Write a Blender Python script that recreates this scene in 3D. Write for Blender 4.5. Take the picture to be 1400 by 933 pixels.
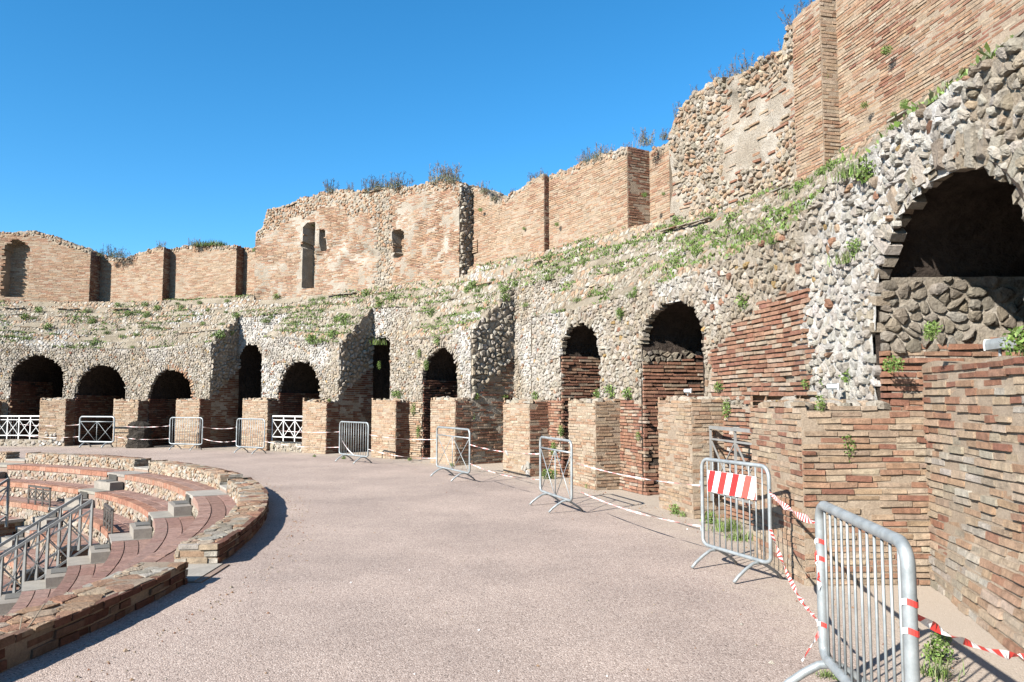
import bpy, math, random
import numpy as np
# ------------------------------------------------------------------ start
for o in list(bpy.data.objects): bpy.data.objects.remove(o, do_unlink=True)
random.seed(5); RNG = np.random.default_rng(11)
scn = bpy.context.scene; COL = scn.collection
R_ = math.radians
# ---- camera, sky, sun, exposure
FPX, EYE, HOR = 1057.0, 1.7, 546.0
PITCH = math.atan((HOR-466.5)/FPX)
cd = bpy.data.cameras.new('camera'); cam = bpy.data.objects.new('camera', cd); COL.objects.link(cam)
cam.location = (0, 0, EYE); cam.rotation_euler = (math.pi/2+PITCH, 0, 0)
cd.sensor_width = 36; cd.lens = 36*FPX/1400; cd.clip_end = 6000; cd.clip_start = .05
scn.camera = cam
SUN_EL = R_(31); SD = np.array([-.72, -.694])            # horizontal direction towards the sun
w = bpy.data.worlds.new('World'); scn.world = w; w.use_nodes = True
nt = w.node_tree; bg = nt.nodes['Background']
sky = nt.nodes.new('ShaderNodeTexSky'); sky.sky_type = 'NISHITA'; sky.sun_disc = False
sky.sun_elevation = SUN_EL; sky.sun_rotation = math.atan2(SD[0], SD[1])
sky.altitude = 0; sky.air_density = 1.0; sky.dust_density = .0; sky.ozone_density = 7.0
hs = nt.nodes.new('ShaderNodeHueSaturation'); hs.inputs['Saturation'].default_value = 1.18; hs.inputs['Hue'].default_value = .49; nt.links.new(sky.outputs[0], hs.inputs['Color']); nt.links.new(hs.outputs[0], bg.inputs[0]); bg.inputs[1].default_value = .073
sl = bpy.data.lights.new('sun', 'SUN'); sl.energy = 5.0; sl.angle = R_(.53); sl.color = (1, .945, .87)
so = bpy.data.objects.new('sun', sl); COL.objects.link(so); so.location = (-30, -30, 30)
so.rotation_euler = (math.pi/2-SUN_EL, 0, math.atan2(SD[1], SD[0])+math.pi/2)
vs = scn.view_settings; vs.view_transform = 'Standard'; vs.look = 'None'; vs.exposure = 1.6; vs.gamma = 1; vs.use_curve_mapping = False
scn.render.engine = 'CYCLES'
# ------------------------------------------------------------------ pixel -> place
C = np.array([-18.4, 6.92])                               # centre of the round theatre
def ray(u, v):
    x = (u-700)/FPX; zz = (466.5-v)/FPX
    return np.array([x, math.cos(PITCH)-zz*math.sin(PITCH), math.sin(PITCH)+zz*math.cos(PITCH)])
def oncyl(u, v, R):                                       # photo pixel on the cylinder of radius R -> (angle, z)
    d = ray(u, v); a = d[0]**2+d[1]**2; b = -(d[0]*C[0]+d[1]*C[1]); c = C@C-R*R
    t = (-b+math.sqrt(b*b-a*c))/a; P = t*d
    return math.atan2(P[1]-C[1], P[0]-C[0]), EYE+P[2]
def ang(u, R): return oncyl(u, 550, R)[0]
def onground(u, v, z=0):
    d = ray(u, v); t = (z-EYE)/d[2]; return np.array([d[0]*t, d[1]*t, z])
def onplane(u, v, adeg):                                  # vertical radial plane -> (R, z)
    d = ray(u, v); a = R_(adeg); n = np.array([-math.sin(a), math.cos(a)])
    t = (C@n)/(d[:2]@n); P = t*d; return math.hypot(*(P[:2]-C)), EYE+P[2]
def pol(a, R, z=0.): return np.array([C[0]+R*math.cos(a), C[1]+R*math.sin(a), z])
def curve(px, R):                                         # list of pixels -> function z(angle)
    p = sorted(oncyl(u, v, R) for u, v in px); A = np.array([q[0] for q in p]); Z = np.array([q[1] for q in p])
    return lambda a: np.interp(a, A, Z)
def vn(x, y, s=0):                                        # value noise 0..1
    x = np.asarray(x, float); y = np.asarray(y, float); xi = np.floor(x); yi = np.floor(y); fx = x-xi; fy = y-yi
    h = lambda i, j: np.modf(np.abs(np.sin(i*127.1+j*311.7+s*74.7)*43758.5453))[0]
    fx = fx*fx*(3-2*fx); fy = fy*fy*(3-2*fy)
    return (h(xi, yi)*(1-fx)+h(xi+1, yi)*fx)*(1-fy)+(h(xi, yi+1)*(1-fx)+h(xi+1, yi+1)*fx)*fy
def fbm(x, y, s=0): return .55*vn(x, y, s)+.28*vn(2.1*x, 2.1*y, s+3)+.17*vn(4.3*x, 4.3*y, s+7)
# ------------------------------------------------------------------ materials
def mat(name, col=None, col2=None, scale=6., rough=.9, bump=.4, bscale=40., tint=False, vari=.35, metal=0., bdist=.02, spec=.25, col3=None, alb=.52):
    m = bpy.data.materials.new(name); m.use_nodes = True; n = m.node_tree.nodes; L = m.node_tree.links
    b = n['Principled BSDF']; b.inputs['Roughness'].default_value = rough; b.inputs['Metallic'].default_value = metal
    b.inputs['Specular IOR Level'].default_value = spec
    g = n.new('ShaderNodeNewGeometry'); nz = n.new('ShaderNodeTexNoise'); nz.inputs['Scale'].default_value = scale
    nz.inputs['Detail'].default_value = 6; nz.inputs['Roughness'].default_value = .65
    L.new(g.outputs['Position'], nz.inputs['Vector'])
    r = n.new('ShaderNodeValToRGB'); L.new(nz.outputs['Fac'], r.inputs[0]); e = r.color_ramp.elements
    e[0].position = .3; e[1].position = .7
    if tint:
        e[0].color = ((1-vari)*alb,)*3+(1,); e[1].color = ((1+vari*.6)*alb,)*3+(1,)
        at = n.new('ShaderNodeAttribute'); at.attribute_name = 'tint'
        mx = n.new('ShaderNodeMix'); mx.data_type = 'RGBA'; mx.blend_type = 'MULTIPLY'; mx.inputs[0].default_value = 1
        L.new(at.outputs['Color'], mx.inputs[6]); L.new(r.outputs[0], mx.inputs[7]); out = mx.outputs[2]
    else:
        e[0].color = (*[c_*alb for c_ in col], 1); e[1].color = (*[c_*alb for c_ in (col2 or col)], 1)
        if col3: k = e.new(.5); k.color = (*[c_*alb for c_ in col3], 1)
        out = r.outputs[0]
    n2 = n.new('ShaderNodeTexNoise'); n2.inputs['Scale'].default_value = bscale; n2.inputs['Detail'].default_value = 7; n2.inputs['Roughness'].default_value = .7
    L.new(g.outputs['Position'], n2.inputs['Vector'])
    if bump:                                               # fine pitted grain in colour and relief
        r2 = n.new('ShaderNodeValToRGB'); L.new(n2.outputs['Fac'], r2.inputs[0]); r2.color_ramp.elements[0].position = .32; r2.color_ramp.elements[1].position = .62
        r2.color_ramp.elements[0].color = (.74, .72, .7, 1); r2.color_ramp.elements[1].color = (1.08, 1.07, 1.05, 1)
        m3 = n.new('ShaderNodeMix'); m3.data_type = 'RGBA'; m3.blend_type = 'MULTIPLY'; m3.inputs[0].default_value = min(1, bump*1.2)
        L.new(out, m3.inputs[6]); L.new(r2.outputs[0], m3.inputs[7]); out = m3.outputs[2]
        bp = n.new('ShaderNodeBump'); bp.inputs['Strength'].default_value = bump; bp.inputs['Distance'].default_value = bdist
        L.new(n2.outputs['Fac'], bp.inputs['Height']); L.new(bp.outputs[0], b.inputs['Normal'])
    L.new(out, b.inputs['Base Color'])
    return m
M = {}
M['brick'] = mat('brick_clay', tint=True, scale=14, bscale=70, bump=.8, vari=.4, bdist=.012, alb=.47)
M['stone'] = mat('rubble_stone', tint=True, scale=9, bscale=34, bump=1., vari=.3, bdist=.035, alb=.55)
M['mortar'] = mat('lime_mortar', (.38, .325, .255), (.68, .63, .55), scale=1.1, bscale=26, bump=1., bdist=.04, col3=(.49, .43, .35), alb=.49)
M['brickmortar'] = mat('brick_bed_mortar', (.36, .285, .21), (.56, .465, .36), scale=3, bscale=50, bump=.8, bdist=.015, col3=(.46, .37, .28), alb=.48)
M['slope'] = mat('slope_rubble_bed', (.3, .255, .185), (.54, .48, .385), scale=1.6, bscale=22, bump=1., bdist=.06, col3=(.42, .365, .28), alb=.5)
M['tunnel_shade'] = mat('passage_shade_masonry', (.05, .036, .028), (.13, .1, .08), scale=5, bscale=11, bump=1., bdist=.15)  # far darker than the masonry itself: passage shade painted into the colour
M['galv'] = mat('galvanised_steel', (.27, .3, .31), (.5, .54, .55), scale=9, rough=.48, metal=.35, bump=.08, bscale=90, spec=.5, bdist=.003, alb=0.6)
M['whitemetal'] = mat('white_painted_steel', (.62, .63, .62), (.78, .78, .76), scale=6, rough=.5, bump=.08, bscale=60, spec=.4, bdist=.003, alb=0.75)
M['darkmetal'] = mat('dark_painted_steel', (.07, .06, .055), (.13, .115, .1), scale=6, rough=.5, bump=.1, bscale=60, spec=.4, bdist=.003)
M['greymetal'] = mat('grey_painted_steel', (.22, .22, .21), (.32, .32, .31), scale=6, rough=.5, bump=.1, bscale=60, spec=.4, bdist=.003, alb=0.6)
M['tape'] = mat('plastic_tape', tint=True, rough=.4, bump=0, vari=.12, spec=.4, alb=0.75)
M['leaf'] = mat('leaf', tint=True, rough=.6, bump=0, vari=.3, scale=8, spec=.3, alb=0.75)
M['darkrock'] = mat('dark_masonry', (.03, .025, .02), (.085, .07, .055), scale=5, bscale=14, bump=1., bdist=.1)  # one very dark tone over the whole lump
M['terrain'] = mat('dry_ground', (.17, .15, .08), (.27, .24, .15), scale=.4, bscale=6, bump=.6, bdist=.1)
M['whitestone'] = mat('pale_step_stone', tint=True, scale=5, bscale=40, bump=.4, vari=.2, bdist=.01)
def pavement_mat():
    m = bpy.data.materials.new('pink_gravel_asphalt'); m.use_nodes = True; n = m.node_tree.nodes; L = m.node_tree.links
    b = n['Principled BSDF']; b.inputs['Roughness'].default_value = .92; b.inputs['Specular IOR Level'].default_value = .2
    g = n.new('ShaderNodeNewGeometry')
    v = n.new('ShaderNodeTexVoronoi'); v.inputs['Scale'].default_value = 105; v.inputs['Randomness'].default_value = 1; L.new(g.outputs['Position'], v.inputs['Vector'])
    sp = n.new('ShaderNodeSeparateColor'); L.new(v.outputs['Color'], sp.inputs[0])
    r = n.new('ShaderNodeValToRGB'); L.new(sp.outputs[0], r.inputs[0]); e = r.color_ramp.elements
    e[0].position = 0; e[0].color = (.1, .08, .07, 1); e[1].position = 1; e[1].color = (.4, .35, .315, 1)
    for p, c in ((.12, (.205, .165, .145)), (.5, (.262, .214, .188)), (.85, (.302, .252, .223))): k = e.new(p); k.color = (*c, 1)
    nz = n.new('ShaderNodeTexNoise'); nz.inputs['Scale'].default_value = .55; nz.inputs['Detail'].default_value = 8; nz.inputs['Roughness'].default_value = .62; L.new(g.outputs['Position'], nz.inputs['Vector'])
    r2 = n.new('ShaderNodeValToRGB'); L.new(nz.outputs['Fac'], r2.inputs[0]); e = r2.color_ramp.elements
    e[0].position = .3; e[0].color = (.8, .78, .77, 1); e[1].position = .72; e[1].color = (1.2, 1.17, 1.13, 1)
    mx = n.new('ShaderNodeMix'); mx.data_type = 'RGBA'; mx.blend_type = 'MULTIPLY'; mx.inputs[0].default_value = 1; L.new(r.outputs[0], mx.inputs[6]); L.new(r2.outputs[0], mx.inputs[7])
    n3 = n.new('ShaderNodeTexNoise'); n3.inputs['Scale'].default_value = 2.2; n3.inputs['Detail'].default_value = 9; n3.inputs['Roughness'].default_value = .75; L.new(g.outputs['Position'], n3.inputs['Vector'])
    r3 = n.new('ShaderNodeValToRGB'); L.new(n3.outputs['Fac'], r3.inputs[0]); e = r3.color_ramp.elements; e[0].position = .58; e[0].color = (0, 0, 0, 1); e[1].position = .8; e[1].color = (.5, .5, .5, 1)
    m2 = n.new('ShaderNodeMix'); m2.data_type = 'RGBA'; L.new(r3.outputs[0], m2.inputs[0]); L.new(mx.outputs[2], m2.inputs[6]); m2.inputs[7].default_value = (.29, .25, .215, 1)
    # sandy dust blown against the piers and the parapet
    vm = n.new('ShaderNodeVectorMath'); vm.operation = 'DISTANCE'; L.new(g.outputs['Position'], vm.inputs[0]); vm.inputs[1].default_value = (C[0], C[1], 0)
    ad = n.new('ShaderNodeMath'); ad.operation = 'MULTIPLY_ADD'; L.new(n3.outputs['Fac'], ad.inputs[0]); ad.inputs[1].default_value = 2.4; L.new(vm.outputs['Value'], ad.inputs[2])
    mr = n.new('ShaderNodeMapRange'); L.new(ad.outputs[0], mr.inputs[0]); mr.inputs[1].default_value = 21.5; mr.inputs[2].default_value = 22.7; mr.inputs[3].default_value = 0; mr.inputs[4].default_value = .75
    m4 = n.new('ShaderNodeMix'); m4.data_type = 'RGBA'; L.new(mr.outputs[0], m4.inputs[0]); L.new(m2.outputs[2], m4.inputs[6]); m4.inputs[7].default_value = (.31, .265, .21, 1); m2 = m4
    # hairline cracks
    vc = n.new('ShaderNodeTexVoronoi'); vc.feature = 'DISTANCE_TO_EDGE'; vc.inputs['Scale'].default_value = .32
    wn_ = n.new('ShaderNodeMix'); wn_.data_type = 'VECTOR'; wn_.inputs[0].default_value = .12; L.new(g.outputs['Position'], wn_.inputs[4]); L.new(n3.outputs['Color'], wn_.inputs[5]); L.new(wn_.outputs[1], vc.inputs['Vector'])
    lt = n.new('ShaderNodeMapRange'); L.new(vc.outputs['Distance'], lt.inputs[0]); lt.inputs[1].default_value = .0; lt.inputs[2].default_value = .006; lt.inputs[3].default_value = .93; lt.inputs[4].default_value = 1
    m5 = n.new('ShaderNodeMix'); m5.data_type = 'RGBA'; m5.blend_type = 'MULTIPLY'; m5.inputs[0].default_value = 1; L.new(m2.outputs[2], m5.inputs[6]); L.new(lt.outputs[0], m5.inputs[7]); m2 = m5
    L.new(m2.outputs[2], b.inputs['Base Color'])
    bp = n.new('ShaderNodeBump'); bp.inputs['Strength'].default_value = .5; bp.inputs['Distance'].default_value = .008; L.new(v.outputs['Distance'], bp.inputs['Height']); bp.invert = True
    L.new(bp.outputs[0], b.inputs['Normal'])
    return m
M['pave'] = pavement_mat()
# ------------------------------------------------------------------ object helpers
def mesh(name, V, F, cols=None, smooth=False):
    me = bpy.data.meshes.new(name); me.from_pydata(np.asarray(V, float).tolist(), [], F if isinstance(F, list) else F.tolist())
    if cols is not None:
        at = me.attributes.new('tint', 'FLOAT_COLOR', 'POINT'); c = np.ones((len(V), 4), np.float32); c[:, :3] = cols
        at.data.foreach_set('color', c.ravel())
    if smooth: me.polygons.foreach_set('use_smooth', [True]*len(me.polygons))
    return me
def obj(name, me, m=None, parent=None, loc=None):
    o = bpy.data.objects.new(name, me); COL.objects.link(o)
    if m and not me.materials: me.materials.append(M[m])
    if loc is not None: o.location = loc
    if parent: o.parent = parent; o.matrix_parent_inverse.identity()
    return o
def tag(o, label=None, cat=None, group=None, kind=None):
    if label: o['label'] = label
    if cat: o['category'] = cat
    if group: o['group'] = group
    if kind: o['kind'] = kind
    return o
def thing(name, label, cat, group=None):                  # parts keep world coordinates; the Empty sits at the origin of the place
    o = bpy.data.objects.new(name, None); COL.objects.link(o); o.empty_display_size = .1
    return tag(o, label, cat, group)
class MB:
    def __init__(s): s.V = []; s.F = []; s.c = []; s.n = 0
    def add(s, V, F, c=None):
        V = np.asarray(V, float); s.V.append(V); s.F += [[i+s.n for i in f] for f in F]; s.n += len(V)
        s.c.append(np.tile(c if c is not None else (1, 1, 1), (len(V), 1)) if c is None or np.ndim(c) == 1 else c)
    def box(s, c, sz, rz=0, col=None, jit=0):
        x, y, z = np.array(sz)/2; P = np.array([(i*x, j*y, k*z) for k in (-1, 1) for j in (-1, 1) for i in (-1, 1)])
        if jit: P = P+RNG.uniform(-jit, jit, P.shape)
        q, t = math.cos(rz), math.sin(rz); P = np.c_[P[:, 0]*q-P[:, 1]*t, P[:, 0]*t+P[:, 1]*q, P[:, 2]]+np.array(c)
        s.add(P, [[0, 1, 3, 2], [4, 6, 7, 5], [0, 4, 5, 1], [2, 3, 7, 6], [0, 2, 6, 4], [1, 5, 7, 3]], col)
    def tube(s, pts, r, n=8, closed=False, cap=True):
        P = np.asarray(pts, float); k = len(P)
        T = (np.roll(P, -1, 0)-np.roll(P, 1, 0)) if closed else np.gradient(P, axis=0)
        T /= np.linalg.norm(T, axis=1)[:, None]
        up = np.array([0, 0, 1.]) if abs(T[0][2]) < .9 else np.array([1., 0, 0])
        X = np.cross(T[0], up); V = []
        for i in range(k):
            X = X-T[i]*(X@T[i]); X /= np.linalg.norm(X); Y = np.cross(T[i], X)
            for j in range(n): th = 2*math.pi*j/n; V.append(P[i]+r*(math.cos(th)*X+math.sin(th)*Y))
        F = []
        for i in range(k if closed else k-1):
            a = i*n; b = ((i+1) % k)*n
            F += [[a+j, a+(j+1) % n, b+(j+1) % n, b+j] for j in range(n)]
        if cap and not closed: F += [list(range(n))[::-1], list(range((k-1)*n, k*n))]
        s.add(V, F)
    def build(s, name, m, parent=None, smooth=False, tint=False, loc=None):
        V = np.concatenate(s.V)
        if loc is not None: V = V-np.array(loc)
        return obj(name, mesh(name, V, s.F, np.concatenate(s.c) if tint else None, smooth), m, parent, loc)
# ------------------------------------------------------------------ surfaces: (u, v, d) -> xyz
def Scyl(R, wob=0, s=0):
    def f(u, v, d):
        a = u/R; r = R-d-(wob*(fbm(u*.9, v*.9, s)-.5) if wob else 0)
        return np.stack([C[0]+r*np.cos(a), C[1]+r*np.sin(a), v+0*a], -1)
    return f
def Sincyl(R):                                            # faces outwards (away from the centre)
    def f(u, v, d):
        a = u/R; r = R+d; return np.stack([C[0]+r*np.cos(a), C[1]+r*np.sin(a), v+0*a], -1)
    return f
def Srad(a, sgn=1):                                       # radial wall, u = radius, facing clockwise (sgn 1)
    ca, sa = math.cos(a), math.sin(a)
    return lambda u, v, d: np.stack([C[0]+u*ca+d*sgn*sa, C[1]+u*sa-d*sgn*ca, v+0*u], -1)
def Sseg(a0, a1, R0, R1):                                 # wall piece between two angles with changing radius
    def f(u, v, d):
        a = u/24.5; t = (a-a0)/(a1-a0); r = R0+(R1-R0)*t-d
        return np.stack([C[0]+r*np.cos(a), C[1]+r*np.sin(a), v+0*a], -1)
    return f
def Spl(p0, p1):                                          # straight vertical wall from p0 to p1; faces to the right of p0->p1
    p0 = np.array(p0, float); p1 = np.array(p1, float); t = (p1-p0)/np.linalg.norm(p1-p0); n = np.array([t[1], -t[0]])
    return lambda u, v, d: np.stack([p0[0]+u*t[0]+d*n[0], p0[1]+u*t[1]+d*n[1], v+0*u], -1)
TAN = np.array([[.56, .415, .29], [.53, .375, .25], [.58, .45, .325], [.51, .345, .23], [.57, .44, .32], [.48, .3, .195], [.6, .49, .37]])
RED = np.array([[.4, .2, .13], [.45, .25, .165], [.49, .31, .21], [.36, .175, .12], [.52, .39, .285], [.42, .225, .15], [.56, .45, .35]])
ORA = np.array([[.55, .345, .22], [.52, .325, .205], [.58, .4, .27], [.49, .29, .185], [.57, .425, .305], [.46, .255, .165]])
DRK = np.array([[.3, .13, .085], [.34, .17, .11], [.27, .11, .075], [.38, .22, .15], [.42, .3, .22]])  # darkest reds, mostly for shade painted onto sunless faces
GRY = np.array([[.49, .43, .345], [.54, .485, .405], [.44, .38, .3], [.57, .515, .435], [.5, .42, .32], [.6, .555, .485]])
WHT = np.array([[.7, .68, .64], [.76, .74, .71], [.62, .59, .54], [.68, .65, .6], [.55, .51, .45]])
SLP = np.array([[.43, .375, .295], [.49, .44, .36], [.37, .315, .24], [.53, .48, .4], [.44, .35, .25], [.58, .54, .47]])
def pick(pal, n, cl=None, spread=1.):
    t = RNG.random(n) if cl is None else np.clip(cl*1.0+(RNG.random(n)-.5)*spread, 0, .999)
    c = pal[(t*len(pal)).astype(int)]
    return c*RNG.uniform(.88, 1.08, (n, 1))*RNG.uniform(.98, 1.02, (n, 3))
BF = [[0, 1, 2, 3], [0, 4, 5, 1], [1, 5, 6, 2], [2, 6, 7, 3], [3, 7, 4, 0]]
def bricks(S, u0, u1, z0, z1, mask=None, ch=.06, bh=.05, ln=(.15, .33), jit=.008, pal=TAN, miss=.03, dep=.05, wav=.012, colf=None, er=0., s=0):
    UC, VC, HL = [], [], []
    k = int((z1-z0)/ch)+1
    for i in range(k):
        z = z0+ch*(i+.5); n = int((u1-u0)/ln[0])+3
        l = RNG.uniform(ln[0], ln[1], n); e = np.cumsum(l)+u0-RNG.random()*ln[1]
        a = np.maximum(np.r_[u0-1, e[:-1]], u0); b = np.minimum(e, u1); ok = (b-a) > .04
        UC.append(((a+b)/2)[ok]); HL.append(((b-a)/2)[ok]); VC.append(np.full(ok.sum(), z))
    U = np.concatenate(UC); V = np.concatenate(VC); H = np.concatenate(HL)
    V = V+wav*(vn(U*.8, V*.7, s+2)-.5)*2
    keep = RNG.random(len(U)) > miss*2*vn(U*1.4, V*1.4, s+5)
    if er: keep &= fbm(U*1.5, V*2.2, s+9) > er
    if mask is not None: keep &= mask(U, V)
    U, V, H = U[keep], V[keep], H[keep]; n = len(U)
    if n == 0: return dict(V=np.zeros((0, 8, 3)), col=np.zeros((0, 3)))
    fr = RNG.uniform(-jit, jit, n)+.02*(fbm(U*.8, V*.8, s+4)-.5)+.012
    hh = bh/2*RNG.uniform(.78, 1.12, n); sk = RNG.uniform(-.003, .003, (n, 2))
    P = []
    for (i, j) in ((-1, -1), (1, -1), (1, 1), (-1, 1)):
        P.append(S(U+i*(H-.005)+RNG.uniform(-.004, .004, n), V+j*(hh-.002)+RNG.uniform(-.003, .003, n)+i*sk[:, 0], fr+RNG.uniform(-.004, .004, n)))
    for (i, j) in ((-1, -1), (1, -1), (1, 1), (-1, 1)):
        P.append(S(U+i*(H-.004), V+j*hh+i*sk[:, 0], fr-.012-dep))
    c = colf(U, V) if colf else pick(pal, n, fbm(U*.7, V*1.1, s), 1.1)
    return dict(V=np.stack(P, 1), col=c)
def score(cen, size):
    d = cen-np.array([0, 0, EYE]); x = d[:, 0]/np.maximum(d[:, 1], .1); y = d[:, 2]/np.maximum(d[:, 1], .1)
    vis = (d[:, 1] > .5) & (np.abs(x) < .67) & (y > -.38) & (y < .54)
    return np.where(vis, size/np.maximum(d[:, 1], .5), 0)
def emit_bricks(b, parent, name='brick', m='brick', n_ind=0, bulk='brickwork'):
    V, c = b['V'], b['col']
    if len(V) == 0: return
    cen = V.mean(1)
    idx = np.zeros(len(V), bool)
    if n_ind:
        sc = score(cen, np.linalg.norm(V[:, 2]-V[:, 0], axis=1)); o = np.argsort(-sc)[:n_ind]; o = o[sc[o] > 0]; idx[o] = True
        for i in o:
            obj(name, mesh(name, V[i]-cen[i], BF, c[i]), m, parent, cen[i])
    W = V[~idx]; k = len(W)
    if k:
        F = (np.array(BF)[None]+8*np.arange(k)[:, None, None]).reshape(-1, 4)
        tag(obj(bulk, mesh(bulk, W.reshape(-1, 3), F, np.repeat(c[~idx], 8, 0)), m, parent), kind='stuff')
def stones(S, u0, u1, v0, v1, su=.17, sv=.13, mask=None, h=.05, gap=.93, pal=GRY, colf=None, drop=.15, jit=.42, rnd=False, s=0, hj=.35, tight=False, tilt=.28):
    nu = int((u1-u0)/su)+4; nv = int((v1-v0)/sv)+4
    I, J = np.meshgrid(np.arange(nu), np.arange(nv), indexing='ij')
    U = u0+(I-1.5+.5*(J % 2)+RNG.uniform(-jit, jit, I.shape))*su; V = v0+(J-1.5+RNG.uniform(-jit, jit, I.shape))*sv
    live = RNG.random(I.shape) > drop
    ok = live & (U > u0) & (U < u1) & (V > v0) & (V < v1)
    if mask is not None: ok &= mask(U, V)
    Ul, Vl, Ll = U.tolist(), V.tolist(), live.tolist(); out = []; cu = []; cv = []
    for i, j in zip(*np.nonzero(ok)):
        x, y = Ul[i][j], Vl[i][j]
        poly = [(-su, -sv), (su, -sv), (su, sv), (-su, sv)]
        for di in (-2, -1, 0, 1, 2):
            ii = i+di
            if ii < 0 or ii >= nu: continue
            for dj in (-2, -1, 0, 1, 2):
                jj = j+dj
                if (di == 0 and dj == 0) or jj < 0 or jj >= nv or not Ll[ii][jj]: continue
                nx, ny = Ul[ii][jj]-x, Vl[ii][jj]-y
                q = .5*(nx*nx+ny*ny); new = []; px, py = poly[-1]; pd = px*nx+py*ny-q
                for (a, b) in poly:
                    d = a*nx+b*ny-q
                    if (d < 0) != (pd < 0):
                        t = pd/(pd-d); new.append((px+(a-px)*t, py+(b-py)*t))
                    if d < 0: new.append((a, b))
                    px, py, pd = a, b, d
                poly = new
                if len(poly) < 3: break
            if len(poly) < 3: break
        if len(poly) < 3: continue
        p = np.array(poly)
        if rnd: p = np.concatenate([(.75*p+.25*np.roll(p, -1, 0))[:, None], (.25*p+.75*np.roll(p, -1, 0))[:, None]], 1).reshape(-1, 2)
        out.append(p); cu.append(x); cv.append(y)
    n = len(out)
    if n == 0: return dict(P=[], F=[], col=np.zeros((0, 3)))
    cu = np.array(cu); cv = np.array(cv)
    hs = h*RNG.uniform(1-hj*1.6, 1+hj*1.6, n); tl = RNG.uniform(-tilt, tilt, (n, 2))
    uu, vv, dd, ks = [], [], [], []
    for i, p in enumerate(out):
        c = p.mean(0); q = p-c; k = len(p); ks.append(k)
        rj = RNG.uniform(.9, 1.04, (k, 1))*(RNG.uniform(.8, 1.03) if not tight else 1)
        for sc, dp, jt in ((gap, -.04, 0), (gap*.95, hs[i]*.5, .2), (gap*.66, hs[i]*.95, .16)):
            r = c+q*sc*rj; uu.append(cu[i]+r[:, 0]); vv.append(cv[i]+r[:, 1])
            dd.append(dp+(r@tl[i] if dp > 0 else 0)+hs[i]*RNG.uniform(-jt, jt, k))
        uu.append([cu[i]+c[0]]); vv.append([cv[i]+c[1]]); dd.append([hs[i]*RNG.uniform(.9, 1.12)])
    X = S(np.clip(np.concatenate(uu), u0, u1), np.clip(np.concatenate(vv), v0, v1), np.concatenate(dd))
    P, F, o = [], [], 0
    for k in ks:
        P.append(X[o:o+3*k+1]); o += 3*k+1
        f = []
        for r in (0, k): f += [[r+j, r+(j+1) % k, r+k+(j+1) % k, r+k+j] for j in range(k)]
        f += [[2*k+j, 2*k+(j+1) % k, 3*k] for j in range(k)]
        F.append(f)
    c = colf(cu, cv) if colf else pick(pal, n, fbm(cu*.6, cv*.6, s), 1.2)
    return dict(P=P, F=F, col=c)
def emit_stones(b, parent, name='stone', m='stone', n_ind=0, bulk='rubble', smooth=False):
    P, F, c = b['P'], b['F'], b['col']; n = len(P)
    if n == 0: return
    idx = np.zeros(n, bool)
    if n_ind:
        cen = np.array([p.mean(0) for p in P]); sz = np.array([np.linalg.norm(p.max(0)-p.min(0)) for p in P])
        sc = score(cen, sz); o = np.argsort(-sc)[:n_ind]; o = o[sc[o] > 0]; idx[o] = True
        for i in o: obj(name, mesh(name, P[i]-cen[i], F[i], c[i], smooth), m, parent, cen[i])
    V, G, cc, k = [], [], [], 0
    for i in range(n):
        if idx[i]: continue
        V.append(P[i]); G += [[q+k for q in f] for f in F[i]]; cc.append(np.tile(c[i], (len(P[i]), 1))); k += len(P[i])
    if V: tag(obj(bulk, mesh(bulk, np.concatenate(V), G, np.concatenate(cc), smooth), m, parent), kind='stuff')
def sheet(S, u0, u1, zb, zt, nu, nv, m, parent, name='core', dfun=None, thick=0, hole=None, amp=.05, s=0, fr=1.2, off=-.003, colf=None):
    u = np.linspace(u0, u1, nu+1); zb = zb(u) if callable(zb) else np.full(nu+1, zb); zt = zt(u) if callable(zt) else np.full(nu+1, zt)
    t = np.linspace(0, 1, nv+1); U = np.repeat(u[:, None], nv+1, 1); V = zb[:, None]+(zt-zb)[:, None]*t[None]
    D = amp*(fbm(U*fr*2, V*fr*2, s)-.5)-off
    if dfun is not None: D = D+dfun(U, V)
    X = S(U, V, D).reshape(-1, 3); F = []
    I = lambda i, j: i*(nv+1)+j
    um = (U[1:, 1:]+U[:-1, :-1])/2; vm = (V[1:, 1:]+V[:-1, :-1])/2
    H = hole(um, vm) if hole is not None else np.zeros(um.shape, bool)
    for i in range(nu):
        for j in range(nv):
            if not H[i, j]: F.append([I(i, j), I(i+1, j), I(i+1, j+1), I(i, j+1)])
    if thick:
        n0 = len(X); zb2 = zb; ramp = .12*(fbm(u*2, u*0+3, s+1)-.5)
        T = S(u, zt+ramp, np.full(nu+1, -thick*.5)); T2 = S(u, zt+ramp*.5-.05, np.full(nu+1, -thick)); B = S(u, zb2, np.full(nu+1, -thick))
        X = np.concatenate([X, T, T2, B]); k = nu+1
        for i in range(nu):
            a, b, c = n0+i, n0+k+i, n0+2*k+i
            F += [[I(i, nv), I(i+1, nv), a+1, a], [a, a+1, b+1, b], [b, b+1, c+1, c]]
        for i in (0, nu):
            F.append([I(i, j) for j in range(nv+1)]+[n0+i, n0+k+i, n0+2*k+i])
    return obj(name, mesh(name, X, F, colf(U, V).reshape(-1, 3) if colf and not thick else None), m, parent)
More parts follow.
